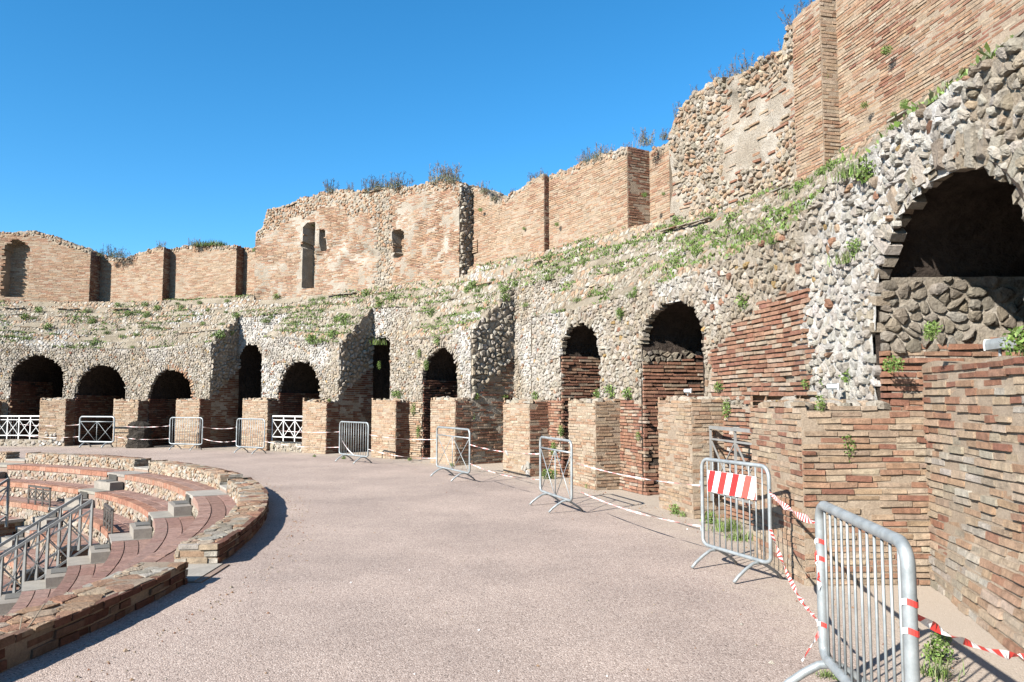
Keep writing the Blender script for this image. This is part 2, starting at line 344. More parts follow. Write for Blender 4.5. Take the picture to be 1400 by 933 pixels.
# ------------------------------------------------------------------ layout numbers
RP, RF, RW = 21.4, 21.9, 24.5                             # pier face, arcade face, upper wall
A_END = R_(-33); A_FAR = R_(98)
ZTOP = curve([(0, 470), (100, 478), (200, 478), (290, 468), (370, 462), (440, 466), (520, 460), (620, 446), (720, 424), (800, 408), (900, 372), (1000, 345), (1080, 312), (1108, 285), (1130, 255), (1180, 222), (1250, 160), (1330, 105), (1400, 55)], RF)
_zt0 = ZTOP
def ZTOP(a): d_ = np.degrees(a); return _zt0(a)-.2*np.clip((d_-8)/5, 0, 1)*np.clip((60-d_)/12, 0, 1)
ZBAS = curve([(0, 412), (200, 412), (350, 405), (450, 395), (560, 380), (640, 368), (760, 340), (870, 310), (930, 297), (1000, 278), (1050, 258), (1120, 227), (1200, 182), (1260, 138), (1330, 95), (1400, 50)], RW)
_sky = [(-60, 322), (0, 318), (50, 317), (85, 330), (117, 340), (135, 347), (150, 353), (165, 351), (185, 345), (217, 338), (245, 335), (290, 335), (318, 337), (345, 335), (352, 322), (368, 315), (372, 292), (400, 283), (445, 268), (470, 264), (500, 265), (540, 263), (575, 260), (610, 252), (640, 252), (662, 264), (680, 276), (700, 264), (740, 242), (790, 224), (840, 210), (880, 197), (920, 187), (925, 172), (940, 147), (960, 127), (1000, 110), (1040, 92), (1078, 72), (1085, 45), (1110, 20), (1140, -10)]
_sz = sorted(oncyl(u, v, RW) for u, v in _sky); _sz = [(A_END-.1, 9.2), (R_(5), 9.0), (R_(11), 8.9)]+_sz
def ZSKY(a): return np.interp(a, [q[0] for q in _sz], [q[1] for q in _sz])+.09*(vn(np.asarray(a)*RW*3.1, 0*np.asarray(a), 4)-.5)+.12*(vn(np.asarray(a)*RW*1.1, 0*np.asarray(a), 5)-.5)
PIERS = [(-45, -10), (55, 90), (155.6, 189), (241, 273), (332, 366), (414, 446.5), (508.5, 541.5), (589, 622.5), (688, 724), (777.5, 814), (899.6, 945)]
PA = [(ang(l, RP), ang(r, RP)) for l, r in PIERS]
NR = 21.08                                                # the nearest pier stands a little further out
PA.append((ang(1026, NR), math.atan2(7.2-C[1], 2.66-C[0])))
RC = 23.3                                                 # back of the roofless recesses
REC = [(PA[3][1], ang(357, RF)), (PA[5][1], ang(533, RF)), (PA[7][1], ang(727, RF))]   # (start, end) angle, start > end
def arch(l, r, ys, ya, R=RF, ex=2.0):
    aL, zs = oncyl(l, ys, R); aR = ang(r, R); za = oncyl((l+r)/2, ya, R)[1]
    return dict(aL=aL, aR=aR, zs=zs, za=za, R=R, ex=ex)
ARCH = [arch(14, 86, 520, 486), arch(103, 172, 540, 499), arch(203, 262, 545, 505), arch(322, 362, 525, 470, RC), arch(381, 437, 538, 493),
        arch(503, 540, 510, 462, RC), arch(578, 626, 520, 475), arch(767, 822, 485, 441), arch(878, 963, 475, 410)]
big = dict(aL=math.atan2(7.35-C[1], 3.45-C[0]), aR=math.atan2(4.95-C[1], 3.45-C[0]), zs=2.45, za=3.54, R=RF, ex=2.0); ARCH.append(big)
def aztop(o, a, s=0, grow=0.):                            # height of the opening at angle a (0 outside)
    c = (o['aL']+o['aR'])/2; hw = (o['aL']-o['aR'])/2+grow/o['R']; x = (a-c)/hw
    z = o['zs']+(o['za']+grow-o['zs'])*np.sqrt(np.clip(1-np.abs(x)**2.2, 0, 1))
    return np.where(np.abs(x) < 1, z, -9)
def inhole(R, grow=0.):
    A = [o for o in ARCH if o['R'] == R]
    def f(u, v):
        a = u/R; r = np.zeros(np.shape(u), bool)
        for k, o in enumerate(A):
            ed = .1*(vn(a*R*4, v*4, 3+k)-.5)
            r |= (v < aztop(o, a+ed/R*.7, grow=grow)+ed)
        return r
    return f
def zslope(a, R):                                         # stepped seating slope
    t = np.clip((R-RF)/(RW-RF), 0, 1.3); n = 8.; k = t*n; f = k-np.floor(k)
    st = .72*(np.floor(k)+np.clip(f*2.4-1., 0, 1))/n+.28*t
    return ZTOP(a)+(ZBAS(a)-ZTOP(a))*np.minimum(st, 1)
def frontR(a):
    for s_, e_ in REC:
        if e_ < a < s_: return RC
    return RF
def hit(u, v):                                            # first point of the ruin seen at a photo pixel
    d = ray(u, v); t = np.arange(3, 46, .02); P = d[None]*t[:, None]; P[:, 2] += EYE
    R = np.hypot(P[:, 0]-C[0], P[:, 1]-C[1]); A = np.arctan2(P[:, 1]-C[1], P[:, 0]-C[0])
    fr = np.array([frontR(a) for a in A])
    top = np.where(R > RW, 99, np.where(R > fr, zslope(A, R), np.where(R > RP, 0, 0)))
    pa = np.zeros(len(A), bool)
    for k, (l, r) in enumerate(PA): pa |= (A < l) & (A > r) & (R > (NR if k == 11 else RP))
    top = np.where(pa, np.maximum(top, 1.71), top)
    i = np.argmax(P[:, 2] < top); return P[i], A[i], R[i]
# ------------------------------------------------------------------ the setting: ground and walkway
def ringsheet(R0, R1, a0, a1, z, m, name, na=120, nr=2):
    V = []; F = []
    for i in range(na+1):
        a = a0+(a1-a0)*i/na; pi_ = pol(a, R0, z)+np.array([-.4, .35, 0]); po_ = pol(a, R1, z)      # inner edge follows the parapet
        for j in range(nr+1): V.append(pi_+(po_-pi_)*j/nr)
    for i in range(na):
        for j in range(nr): k = i*(nr+1)+j; F.append([k, k+1, k+nr+2, k+nr+1])
    return obj(name, mesh(name, V, F), m)
g = obj('ground', mesh('ground', [(-3000, -3000, -4.2), (3000, -3000, -4.2), (3000, 3000, -4.2), (-3000, 3000, -4.2)], [[0, 1, 2, 3]]), 'terrain'); tag(g, kind='structure')
tag(ringsheet(15.55, 25, R_(-48), R_(104), 0, 'pave', 'walkway'), kind='structure')
# ------------------------------------------------------------------ arcade
def wfac(U, V, R):                                         # where white lime coats the rubble
    deg = np.degrees(U/R); return np.clip((fbm(U*.55, V*.45, 21)+.26*np.exp(-((deg-2)/5)**2)+.14*np.exp(-((deg-17)/5)**2)*(V > 3)+.08*np.exp(-((deg-62)/8)**2)-.54)*6, 0, 1)
def bedcol(R):
    def f(U, V): k = wfac(U, V, R)[..., None]; v_ = (.8+.4*fbm(U*2, V*2, 33))[..., None]; return (np.array([.47, .41, .33])*(1-k)+np.array([.74, .72, .68])*k)*v_
    return f
def hole_colf(R):
    def f(U, V):
        n = len(U); a = U/R; deg = np.degrees(a)
        c = pick(GRY, n, fbm(U*.6, V*.6, 3), 1.2); wsel = 0
        wh = pick(WHT, n); k = wfac(U, V, R)[:, None]*.92; c = c*(1-k)+wh*k
        near = np.exp(-((deg-9)/6)**2)[:, None]*.25; c = c*(1-near)+pick(np.array([[.5, .4, .27], [.52, .42, .3]]), n)*near
        oc = RNG.random(n) < .012; c[oc] = np.array([.52, .36, .16]); oc = RNG.random(n) < .05; c[oc] = pick(np.concatenate([TAN, RED]), int(oc.sum())); return c*RNG.uniform(.78, 1.06, (n, 1))
    return f
_patch = [oncyl(u, v, RF) for u, v in ((970, 545), (970, 478), (1000, 452), (1003, 436), (1034, 430), (1036, 412), (1064, 410), (1066, 396), (1104, 392), (1106, 428), (1096, 455), (1122, 480), (1112, 505), (1118, 545))]
def inpoly(poly):
    P = np.array(poly)
    def f(x, y):
        r = np.zeros(np.shape(x), bool); j = len(P)-1
        for i in range(len(P)):
            xi, yi, xj, yj = *P[i], *P[j]
            r ^= ((yi > y) != (yj > y)) & (x < (xj-xi)*(y-yi)/((yj-yi) or 1e-9)+xi); j = i
        return r
    return f
_ip = inpoly(_patch)
def isbrick(U, V): a = U/RF; return (V < 1.66+.12*(vn(U*1.5, V*0, 8)-.5)) | _ip(a, V)
def arcade(name, label, aH, aL, R, n_ind, ztf, brk=True):
    t = thing(name, label, 'wall'); S = Scyl(R, .12, 2); Sb = Scyl(R, .12, 2)
    L0, L1 = aL*R, aH*R; H0 = inhole(R); H1 = inhole(R, .02)
    cut = (lambda u, v: (u/R < PA[11][1]+.004) & (v < 2.0)) if aL < 0 else (lambda u, v: np.zeros(np.shape(u), bool))
    nu = max(int((L1-L0)/.07), 6)
    sheet(S, L0, L1, -.05, lambda u: ztf(u/R), nu, 60, 'stone', t, 'masonry_core', colf=bedcol(R), hole=lambda u, v: H0(u, v) | cut(u, v), amp=.036, s=5, fr=2.5, off=.003, dfun=(lambda u, v: -.022*isbrick(u, v)) if brk else None)
    def msk(U, V):
        ok = ~H1(U, V) & ~cut(U, V) & (V < ztf(U/R)+.02)
        return ok & ~isbrick(U, V) if brk else ok
    deg8 = R_(10)*R
    if L0 < deg8 < L1:
        b = stones(S, L0, deg8, 0, 4.6, .1, .074, msk, h=.03, gap=.93, colf=hole_colf(R), jit=.48, hj=.6, drop=.32, rnd=True)
        b2 = stones(S, deg8, L1, 0, 4.6, .098, .07, msk, h=.026, gap=.93, colf=hole_colf(R), hj=.5)
        emit_stones(b, t, n_ind=n_ind, smooth=False); emit_stones(b2, t, bulk='rubble')
    else: emit_stones(stones(S, L0, L1, 0, 5.3, .1, .068, msk, h=.025, gap=.93, colf=hole_colf(R), hj=.5), t, n_ind=n_ind)
    if brk:
        def cf(U, V):
            n = len(U); return np.where(_ip(U/RF, V)[:, None], pick(RED, n), pick(RED if aL < R_(20) else TAN, n))
        emit_bricks(bricks(Sb, L0, L1, 0, 4.2, lambda U, V: isbrick(U, V) & ~H1(U, V) & ~cut(U, V), ch=.06, bh=.049, jit=.012, colf=cf, s=2), t, n_ind=min(n_ind, 200))
    return t
def ring_stones(o, parent, n_ind=0):                       # wedge stones round an arch
    hw = (o['aL']-o['aR'])/2*o['R']; hz = o['za']-o['zs']; c = (o['aL']+o['aR'])/2*o['R']; S = Scyl(o['R'], .12, 2)
    P, F, col = [], [], []; sz = .085 if o is not big else .13
    pts = []; L = 0; th = np.linspace(-.12, math.pi+.12, 200); X = c+hw*np.cos(th); Z = o['zs']+hz*np.sin(th)
    for q in range(1, 200): L += math.hypot(X[q]-X[q-1], Z[q]-Z[q-1])
    n = max(int(L/sz), 8)
    for k in range(n):
        t0 = -.12+(math.pi+.24)*k/n+.015; t1 = -.12+(math.pi+.24)*(k+1)/n-.015; dp = RNG.uniform(.0, .05); l = sz*RNG.uniform(1.3, 2.6); g0 = RNG.uniform(-.05, .05)
        uv = []
        for (t, g) in ((t0, g0), (t1, g0+RNG.uniform(-.02, .02)), (t1, g0+l), (t0, g0+l*.95)):
            uv.append((c+(hw+g)*math.cos(t), o['zs']+(hz+g)*math.sin(t)))
        uv = np.array(uv); cen = uv.mean(0)
        rings = [(1, -.12), (.97, dp*.75), (.72, dp)]
        V = np.concatenate([S((cen+(uv-cen)*s_)[:, 0], (cen+(uv-cen)*s_)[:, 1], np.full(4, d_)+RNG.uniform(-.015, .015, 4)) for s_, d_ in rings])
        f = [[r+j, r+(j+1) % 4, r+4+(j+1) % 4, r+4+j] for r in (0, 4) for j in range(4)]+[[8, 9, 10, 11], [0, 1, 2, 3]]
        P.append(V); F.append(f); col.append(pick(GRY, 1)[0]*.95 if o is not ARCH[2] else pick(ORA if k > n*.45 else GRY, 1)[0])
    emit_stones(dict(P=P, F=F, col=np.array(col)), parent, 'arch_stone', n_ind=n if n_ind else 0, bulk='arch_stones')
def passage(o, parent, depth=7):                         # vaulted passage behind an arch, running away from the centre
    ac = (o['aL']+o['aR'])/2; rd = np.array([math.cos(ac), math.sin(ac), 0]); n = 26
    aa = [o['aL']+.02/RF]*3+list(np.linspace(o['aL'], o['aR'], n))+[o['aR']-.02/RF]*3
    zz = [0, .9, o['zs']-.05]+[float(aztop(o, min(max(a, o['aR']+1e-4), o['aL']-1e-4), grow=.05)) for a in np.linspace(o['aL'], o['aR'], n)]+[o['zs']-.05, .9, 0]
    k = len(aa); V = []; F = []; nd = 22
    for j in range(nd+1):
        for i in range(k):
            p = pol(aa[i], o['R']-.02 if j == 0 else o['R'], zz[i])+rd*depth*j/nd
            w_ = .07*(fbm(zz[i]*3+i*.7, j*.7, 4)-.5) if j else 0; p[2] += w_; p[:2] += w_*.7; V.append(p)
    for j in range(nd): F += [[j*k+i, j*k+i+1, (j+1)*k+i+1, (j+1)*k+i] for i in range(k-1)]
    F.append([nd*k+i for i in range(k)])
    obj('vault', mesh('vault', V, F), 'tunnel_shade', parent)
arc = []
edges = [(A_FAR, REC[0][0]), (REC[0][1], REC[1][0]), (REC[1][1], REC[2][0]), (REC[2][1], A_END)]
labs = ['curved rubble arcade of three arches at the far end of the walkway', 'short rubble wall with one arch above a white cross braced railing',
        'rubble wall with one arch, hung with green plants at its left edge', 'long pale rubble wall with the two open arches and the biggest dark arch']
for i, (h_, l_) in enumerate(edges):
    t = arcade('rubble_arcade_wall', labs[i], h_, l_, RF, 300 if i == 3 else 0, ZTOP); arc.append(t)
    for o in ARCH:
        if o['R'] == RF and l_ < (o['aL']+o['aR'])/2 < h_: passage(o, t, 9 if o is big else 7); ring_stones(o, t, o is big)
rlab = ['shaded roofless recess with tall dark arch right of the third far arch', 'shaded brick and rubble recess with a sloping repair line', 'sunlit rubble and red brick recess between the two middle arches']
for i, (s_, e_) in enumerate(REC):
    zt = lambda a: ZTOP(a)+(ZBAS(a)-ZTOP(a))*.5
    t = arcade('rubble_recess_wall', rlab[i], s_, e_, RC, 0, zt, brk=False)
    for o in ARCH:
        if o['R'] == RC and e_ < (o['aL']+o['aR'])/2 < s_: passage(o, t, 5)
    S = Srad(s_); top = lambda u: np.array([float(zslope(s_, x)) for x in np.atleast_1d(u)])
    z1 = float(ZTOP(s_))
    sheet(S, RF-.02, RC+.05, -.05, top, 20, 50, 'mortar', t, 'side_core', amp=.06)
    diag = lambda U, V: V < 1.75+(U-RF)*.75
    hi = lambda U, V: V < np.interp(U, [RF, RC], [z1, float(zslope(s_, RC))])
    emit_bricks(bricks(S, RF, RC+.05, 0, 3.4, lambda U, V: diag(U, V) & hi(U, V), ch=.066, pal=DRK if i < 2 else RED, jit=.02), t)  # recess sides in shade get darker bricks, the shade painted into the colour
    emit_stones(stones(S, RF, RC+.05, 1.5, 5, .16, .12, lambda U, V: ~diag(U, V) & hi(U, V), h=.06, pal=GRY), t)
    sheet(Srad(e_, -1), RF-.02, RC+.05, -.05, lambda u: np.array([float(zslope(e_, x)) for x in np.atleast_1d(u)]), 10, 20, 'mortar', t, 'far_side', amp=.03)
# passage side walls: near ones sunlit, far ones with shade painted in dark brick
def side_wall(o, parent, zb, mixz, depth, n_ind=0, pal=RED):
    ac = (o['aL']+o['aR'])/2; p0 = pol(o['aL'], o['R'])[:2]; rd = np.array([math.cos(ac), math.sin(ac)])
    S0 = Spl(p0, p0+rd*depth); hw_ = (o['aL']-o['aR'])/2*o['R']; hz_ = o['za']-o['zs']
    cv = lambda v: hw_*(1-(1-np.clip((v-o['zs'])/hz_, 0, .93)**2)**(1/2.2)); S = lambda u, v, d: S0(u, v, d+.03+cv(np.asarray(v)))
    line = lambda U: mixz+.12*U
    ztp = o['zs']+(.4 if o is big else -.05)
    sheet(S, .1, depth, zb, ztp, 24, 40, 'mortar' if o is big else 'tunnel_shade', parent, 'side_bed', amp=.02, off=.014)
    emit_bricks(bricks(S, 0, depth, zb, o['zs']+.2, lambda U, V: (V < line(U)) & (V < o['zs']), ch=.066, pal=pal, jit=.02), parent, n_ind=0)
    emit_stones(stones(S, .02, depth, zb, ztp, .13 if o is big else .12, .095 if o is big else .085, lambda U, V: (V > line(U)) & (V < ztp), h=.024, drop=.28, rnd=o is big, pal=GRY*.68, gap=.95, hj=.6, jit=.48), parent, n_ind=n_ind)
side_wall(ARCH[7], arc[3], 0, 3, 3.5); side_wall(ARCH[8], arc[3], 0, 2.35, 3.5); side_wall(big, arc[3], 1.3, 2.15, 4.5, n_ind=120)
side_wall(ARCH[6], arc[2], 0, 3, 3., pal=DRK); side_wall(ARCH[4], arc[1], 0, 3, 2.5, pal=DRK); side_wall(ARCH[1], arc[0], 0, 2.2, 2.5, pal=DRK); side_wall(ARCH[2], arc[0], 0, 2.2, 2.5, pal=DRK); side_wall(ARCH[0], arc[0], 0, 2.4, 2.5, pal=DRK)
# ------------------------------------------------------------------ brick piers
plab = ['brick pier at the outer end of the far arcade beside white railing', 'tan brick pier between the white railing and the cross braced barrier', 'tan brick pier with the dark stump at its foot',
        'brick pier at the left edge of the shaded recess', 'brick pier left of the white cross braced railing in a passage', 'brick pier right of the white railing, its side in deep shade',
        'brick pier with green weeds on top beside the shaded brick recess', 'tan brick pier with dark red shaded side behind a cross barrier', 'brick pier with white plaster at its foot', 'brick pier under the smaller open arch with weeds on its flank',
        'brick pier left of the grey metal gate', 'large nearest brick pier behind the red striped barrier']
for k, (l, r) in enumerate(PA):
    t = thing('brick_pier', plab[k], 'pier', 'brick piers along the walkway'); near = k == 11
    R = NR if near else RP; hz = 1.71+.03*math.sin(k*2.1); RB = RF+.3 if k != 11 else 22.3
    top = lambda u: hz+.05*(vn(u*2.3, u*0, k)-.5)
    V = []; F = []
    for z in (-.05, hz-.09):
        for (a, rr) in ((l, R+.003), (r, R+.003), (r, RB), (l, RB)): V.append(pol(a, rr, z))
    M_ = mesh('mortar_core', V, [[0, 1, 5, 4], [1, 2, 6, 5], [2, 3, 7, 6], [3, 0, 4, 7], [4, 5, 6, 7]]); obj('mortar_core', M_, 'brickmortar', t)
    near2 = k >= 8; pal = TAN if k < 11 else np.concatenate([TAN, RED[1:5]])
    S = Scyl(R); ch = .058
    worn = lambda U, V, e0, e1: (V < hz-.1*vn(U*3.1, V*0, k+3)) & ((RNG.random(np.shape(U)) > .22) | ((np.abs(U-e0) > .12) & (np.abs(U-e1) > .12)))
    plast = lambda U, V: np.ones(np.shape(U), bool) if k not in (1, 8) else ~((V < .38+.2*vn(U*3, V*3, 1)) & (fbm(U*2, V*3, 2) > .42))
    emit_bricks(bricks(S, r*R, l*R, 0, hz, lambda U, V: plast(U, V) & worn(U, V, r*R, l*R), ch=ch, bh=.048, pal=pal, jit=.008 if near2 else .006, miss=.05, s=k, wav=.01), t, n_ind=150 if k >= 9 else (100 if k == 8 else 0))
    S2 = Srad(r); pal2 = TAN if k in (9, 10) else (np.concatenate([TAN, RED[1:5]]) if near else (RED if k in (7, 8) else DRK))  # shade painted in: side bricks darker where less sun falls
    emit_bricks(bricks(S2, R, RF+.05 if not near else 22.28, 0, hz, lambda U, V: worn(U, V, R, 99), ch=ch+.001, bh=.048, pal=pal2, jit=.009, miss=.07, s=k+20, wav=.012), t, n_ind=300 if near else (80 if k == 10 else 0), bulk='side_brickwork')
    emit_bricks(bricks(Srad(l, -1), R, RF, 0, hz, None, ch=ch, pal=TAN, s=k+40), t, bulk='side_brickwork')
    Sc = lambda u, v, d: np.stack([C[0]+v*np.cos(u/R), C[1]+v*np.sin(u/R), hz-.085+.09*fbm(u*2.5, v*2.5, k)+d], -1)
    emit_stones(stones(Sc, r*R, l*R, R+.03, RB-.1, .2, .16, None, h=.03, pal=np.concatenate([GRY, TAN[:3]])), t, bulk='top_rubble')
    if k in (1, 8):
        emit_stones(stones(Scyl(R), r*R, l*R, 0, .62, .16, .11, lambda U, V: ~plast(U, V), h=.035, pal=WHT*.95), t, bulk='plaster_patch')
# ------------------------------------------------------------------ low wall closing the nearest bay
t = thing('low_brick_wall', 'low weathered brick wall with recessed joints beside the nearest barrier', 'wall')
WP0 = np.array([3.84, 7.23]); WP1 = np.array([3.27, 3.4]); LW = float(np.linalg.norm(WP1-WP0))
def Slow(u, v, d):
    t_ = (WP1-WP0)/LW; n = np.array([t_[1], -t_[0]])*1.; n = -n if n[0] > 0 else n
    fl = np.clip(.6-v, 0, .6)*np.clip((u-.05)/2.4, 0, 1)*.42
    e = d+fl
    return np.stack([WP0[0]+u*t_[0]+e*n[0], WP0[1]+u*t_[1]+e*n[1], v+0*u], -1)
ztl = lambda u: 2.02-.02*u+.03*np.sin(u*5)
sheet(Slow, -.02, LW, -.05, ztl, 40, 40, 'brickmortar', t, 'mortar_core', amp=.02, thick=.45, off=.004)
cfl = lambda U, V: np.where((V > 1.88)[:, None], pick(DRK*1.05, len(U)), np.where((fbm(U*1.2, V*1.6, 3) > .56)[:, None], pick(np.concatenate([GRY, TAN[2:5]]), len(U)), pick(np.concatenate([TAN, RED]), len(U))))
emit_bricks(bricks(Slow, 0, LW, 0, 2.0, None, ch=.069, bh=.055, ln=(.16, .34), jit=.014, miss=.06, dep=.05, colf=cfl, wav=.015, s=77), t, n_ind=300)
# ------------------------------------------------------------------ stepped slope (ruined upper seating)
t = thing('ruined_seating_slope', 'overgrown stepped slope of ruined seating between arcade and upper brick walls', 'ruin')
def Ssl(u, v, d):                                          # v = radius
    a = u/23.; z = zslope(a, v); wv = .1*(fbm(u*1.1, v*1.5, 6)-.5)
    return np.stack([C[0]+(v-d*.6)*np.cos(a), C[1]+(v-d*.6)*np.sin(a), z+wv+d*.8], -1)
def slhole(u, v):
    a = u/23.; r = v < RF-.1
    for s_, e_ in REC: r |= (a < s_) & (a > e_) & (v < RC)
    return r
nu = 560; nv = 90; U = np.linspace(A_END*23, A_FAR*23, nu+1); Vv = np.linspace(RF+.0, 25.6, nv+1)
UU, VV = np.meshgrid(U, Vv, indexing='ij'); X = Ssl(UU, VV, .05*(fbm(UU*3, VV*3, 8)-.5)).reshape(-1, 3)
Hh = slhole((UU[1:, 1:]+UU[:-1, :-1])/2, (VV[1:, 1:]+VV[:-1, :-1])/2)
F = [[i*(nv+1)+j, (i+1)*(nv+1)+j, (i+1)*(nv+1)+j+1, i*(nv+1)+j+1] for i in range(nu) for j in range(nv) if not Hh[i, j]]
obj('slope_core', mesh('slope_core', X, F), 'slope', t)
def slcol(U, V):
    n = len(U); c = pick(SLP, n, fbm(U*.4, V*.9, 2), 1.2); k = (fbm(U*.5, V*1.2, 31) > .66)[:, None]; c = np.where(k, pick(WHT*.9, n), c); k = (vn(U*.25, V*9, 35) > .62)[:, None] & (RNG.random(n) < .5)[:, None]; c = np.where(k, pick(TAN, n), c)
    a = np.degrees(U/23.); k = (V > 23.9)[:, None] & (RNG.random(n) < .45)[:, None]; return np.where(k, pick(TAN, n), c)
emit_stones(stones(Ssl, A_END*23, A_FAR*23, RF-.02, 24.7, .17, .046, lambda U, V: ~slhole(U, V+.0) & (fbm(U*1.1, V*3, 14) > .38), h=.028, colf=slcol, drop=.2, gap=.92), t, n_ind=200)
mb = MB()                                                  # thin long brick courses left on the edges of the steps
for k in range(1, 6):
    Rk = RF+(RW-RF)*(k+.85)/7; a = A_END
    while a < A_FAR:
        L = RNG.uniform(.15, .45)/Rk
        if fbm(a*RW*.9, k*3., 12) > .7 and not slhole(np.array(a*23), np.array(Rk)):
            z = float(zslope(a, Rk))+.01; p = pol(a+L/2, Rk-.1, z); mb.box(p, (.1, L*Rk*.97, .024), a+L/2, pick(np.concatenate([TAN, SLP]), 1)[0], .012)
        a += L
o = mb.build('edge_courses', 'brick', t, tint=True); tag(o, kind='stuff')
nb = 120; V = []; F = []
for i in range(nb+1):
    a = A_END+(A_FAR-A_END)*i/nb; V += [pol(a, 25.55, float(ZBAS(a))-.02), pol(a, 27, float(ZBAS(a))-.05), pol(a, 27, -4.3)]
for i in range(nb): F += [[3*i, 3*i+1, 3*i+4, 3*i+3], [3*i+1, 3*i+2, 3*i+5, 3*i+4]]
obj('back_mass', mesh('back_mass', V, F), 'mortar', t)
# ------------------------------------------------------------------ upper brick walls
x = lambda u: ang(u, RW)
SEG = [  # a0 (left, high), a1, R0, R1, label
    (A_FAR+.06, x(117), 24.5, 24.45, 'brick', 'far upper brick wall with a tall arched niche'),
    (x(117), x(217), 25.15, 24.5, 'brick', 'upper brick wall piece with sagging top right of the arched niche wall'),
    (x(217), x(318), 24.95, 24.5, 'brick', 'upper brick wall piece topped with a cushion of grass'),
    (x(318), x(352), 24.95, 24.7, 'brick', 'narrow recessed upper brick wall piece beside the tall broken block'),
    (x(352), x(640), 24.15, 24.1, 'block', 'tall broken brick block with rubble crown and dark vertical slot'),
    (x(640), x(748), 24.65, 24.42, 'brick', 'smooth upper brick wall with steeply sloping top right of the broken block'),
    (x(748), x(866), 24.6, 24.4, 'brick', 'flat tan brick wall piece ending at an edge painted in reddish shade'),
    (x(866), x(925), 25.1, 24.95, 'brick', 'narrow set back brick wall left of the eroded rubble mass'),
    (x(925), x(1112), 24.4, 24.35, 'eroded', 'eroded high wall of rubble and broken brick with dry weeds along its top'),
    (x(1112), x(1152), 24.3, 24.3, 'right', 'tall tan brick pilaster with fine courses right of the eroded wall'),
    (x(1152), A_END, 24.62, 24.5, 'right', 'highest brick wall with fine slanting courses above the biggest arch')]
slots = {4: [(424, 438, 312, 396, .55), (447, 453, 318, 345, .35), (546, 562, 320, 352, .4), (640, 650, 330, 345, .2)], 0: [(6, 38, 345, 406, .5)]}
for k, (a0, a1, R0, R1, ty, lab) in enumerate(SEG):
    t = thing('upper_brick_wall' if ty != 'eroded' else 'upper_rubble_wall', lab, 'wall'); S = Sseg(a0, a1, R0, R1)
    u0, u1 = a1*RW, a0*RW; zt = lambda u: ZSKY(u/RW); zb = lambda u: ZBAS(u/RW)-.35
    rect = []
    for (l, r, yt, yb, dp) in slots.get(k, []):
        aL, z2 = oncyl(l, yt, RW); aR, z1 = oncyl(r, yb, RW); rect.append((aR*RW, aL*RW, z1, z2, dp))
    def ins(U, V, g=0):
        q = np.zeros(np.shape(U), bool)
        for (p0, p1, z1, z2, dp) in rect:
            rr = (p1-p0)/2; c = (p0+p1)/2; arc_ = z2+np.sqrt(np.clip(rr*rr-(U-c)**2, 0, None)) if k == 0 else z2
            w1 = (.14*(vn(V*4, U*3, 7)-.5) if k else 0); q |= (U > p0-g+w1) & (U < p1+g+w1*.6) & (V > z1+w1) & (V < arc_+g+w1*2)
        return q
    big_ = ty == 'eroded'
    dfun = lambda U, V: -.5*ins(U, V)-(.25*np.clip(fbm(U*.9, V*.9, 41)-.5, 0, 1)*2 if ty in ('eroded', 'block') else 0)
    n1 = max(int((u1-u0)/.1), 6)
    core = sheet(S, u0, u1, zb, zt, n1, 44, 'brickmortar' if ty == 'brick' or ty == 'right' else 'mortar', t, 'masonry_core', dfun=dfun, thick=1.1, amp=.012 if ty in ('brick', 'right') else .05, s=k, off=-.005)
    if ty == 'brick':
        rub = lambda U, V: V > zt(U)-.02-.22*fbm(U*1.5, V*0, 6)
        pal = np.concatenate([TAN[:6], ORA])
    elif ty == 'right': rub = lambda U, V: np.zeros(np.shape(U), bool); pal = np.concatenate([TAN, ORA, RED[1:4]])
    elif ty == 'block': rub = lambda U, V: (V > zt(U)-.2-1.6*np.clip(fbm(U*.8, V*.7, 16)-.32, 0, 1)) | (np.abs(U/RW-x(530)) < .016*(.6+fbm(U, V*2, 3))); pal = np.concatenate([ORA, ORA, TAN[:4], RED[1:3]])
    else: rub = lambda U, V: fbm(U*.7, V*.55, 24)+.1*(V-7)/2 > .44; pal = np.concatenate([TAN, RED])
    SS = lambda u, v, d: S(u, v, d+(dfun(u, v) if ty in ('eroded', 'block') else 0*u))
    pnt = np.concatenate([ORA, TAN])
    def cf(U, V):
        n = len(U); c = pick(pal, n, fbm(U*.5, V*.6, k), 1.1)
        if ty == 'brick' and k < 4: c = np.where((fbm(U*.35, V*.7, 60+k) > .66)[:, None], pick(ORA, n), c)
        if ty == 'right': c = np.where((fbm(U*.5, V*.35, 71) > .55)[:, None], pick(np.concatenate([RED, ORA]), n), c)
        return c
    near = ty == 'right'
    vis = lambda U, V: (U/RW > R_(-8)) | (RNG.random(np.shape(U)) < 1)
    emit_bricks(bricks(SS, u0, u1, 5.2, 9.7, lambda U, V: (V < zt(U)-.03) & (V > ZBAS(U/RW)-.35) & ~rub(U, V) & ~ins(U, V, .02), ch=.055 if not big_ else .066, bh=.043 if not big_ else .05,
                       jit=.006 if ty != 'eroded' else .03, miss=.04 if not big_ else .4, colf=cf, s=k+100, er={'eroded': .3, 'block': .3, 'brick': .12}.get(ty, .1), wav=.015), t, n_ind=300 if k in (9, 10) else 0)
    for (p0, p1, z1, z2, dp) in rect: emit_bricks(bricks(lambda u, v, d: S(u, v, d-.495), p0, p1, z1, z2+(p1-p0)/2*(k == 0), None, ch=.062, pal=TAN, s=k), t, bulk='niche_brickwork')
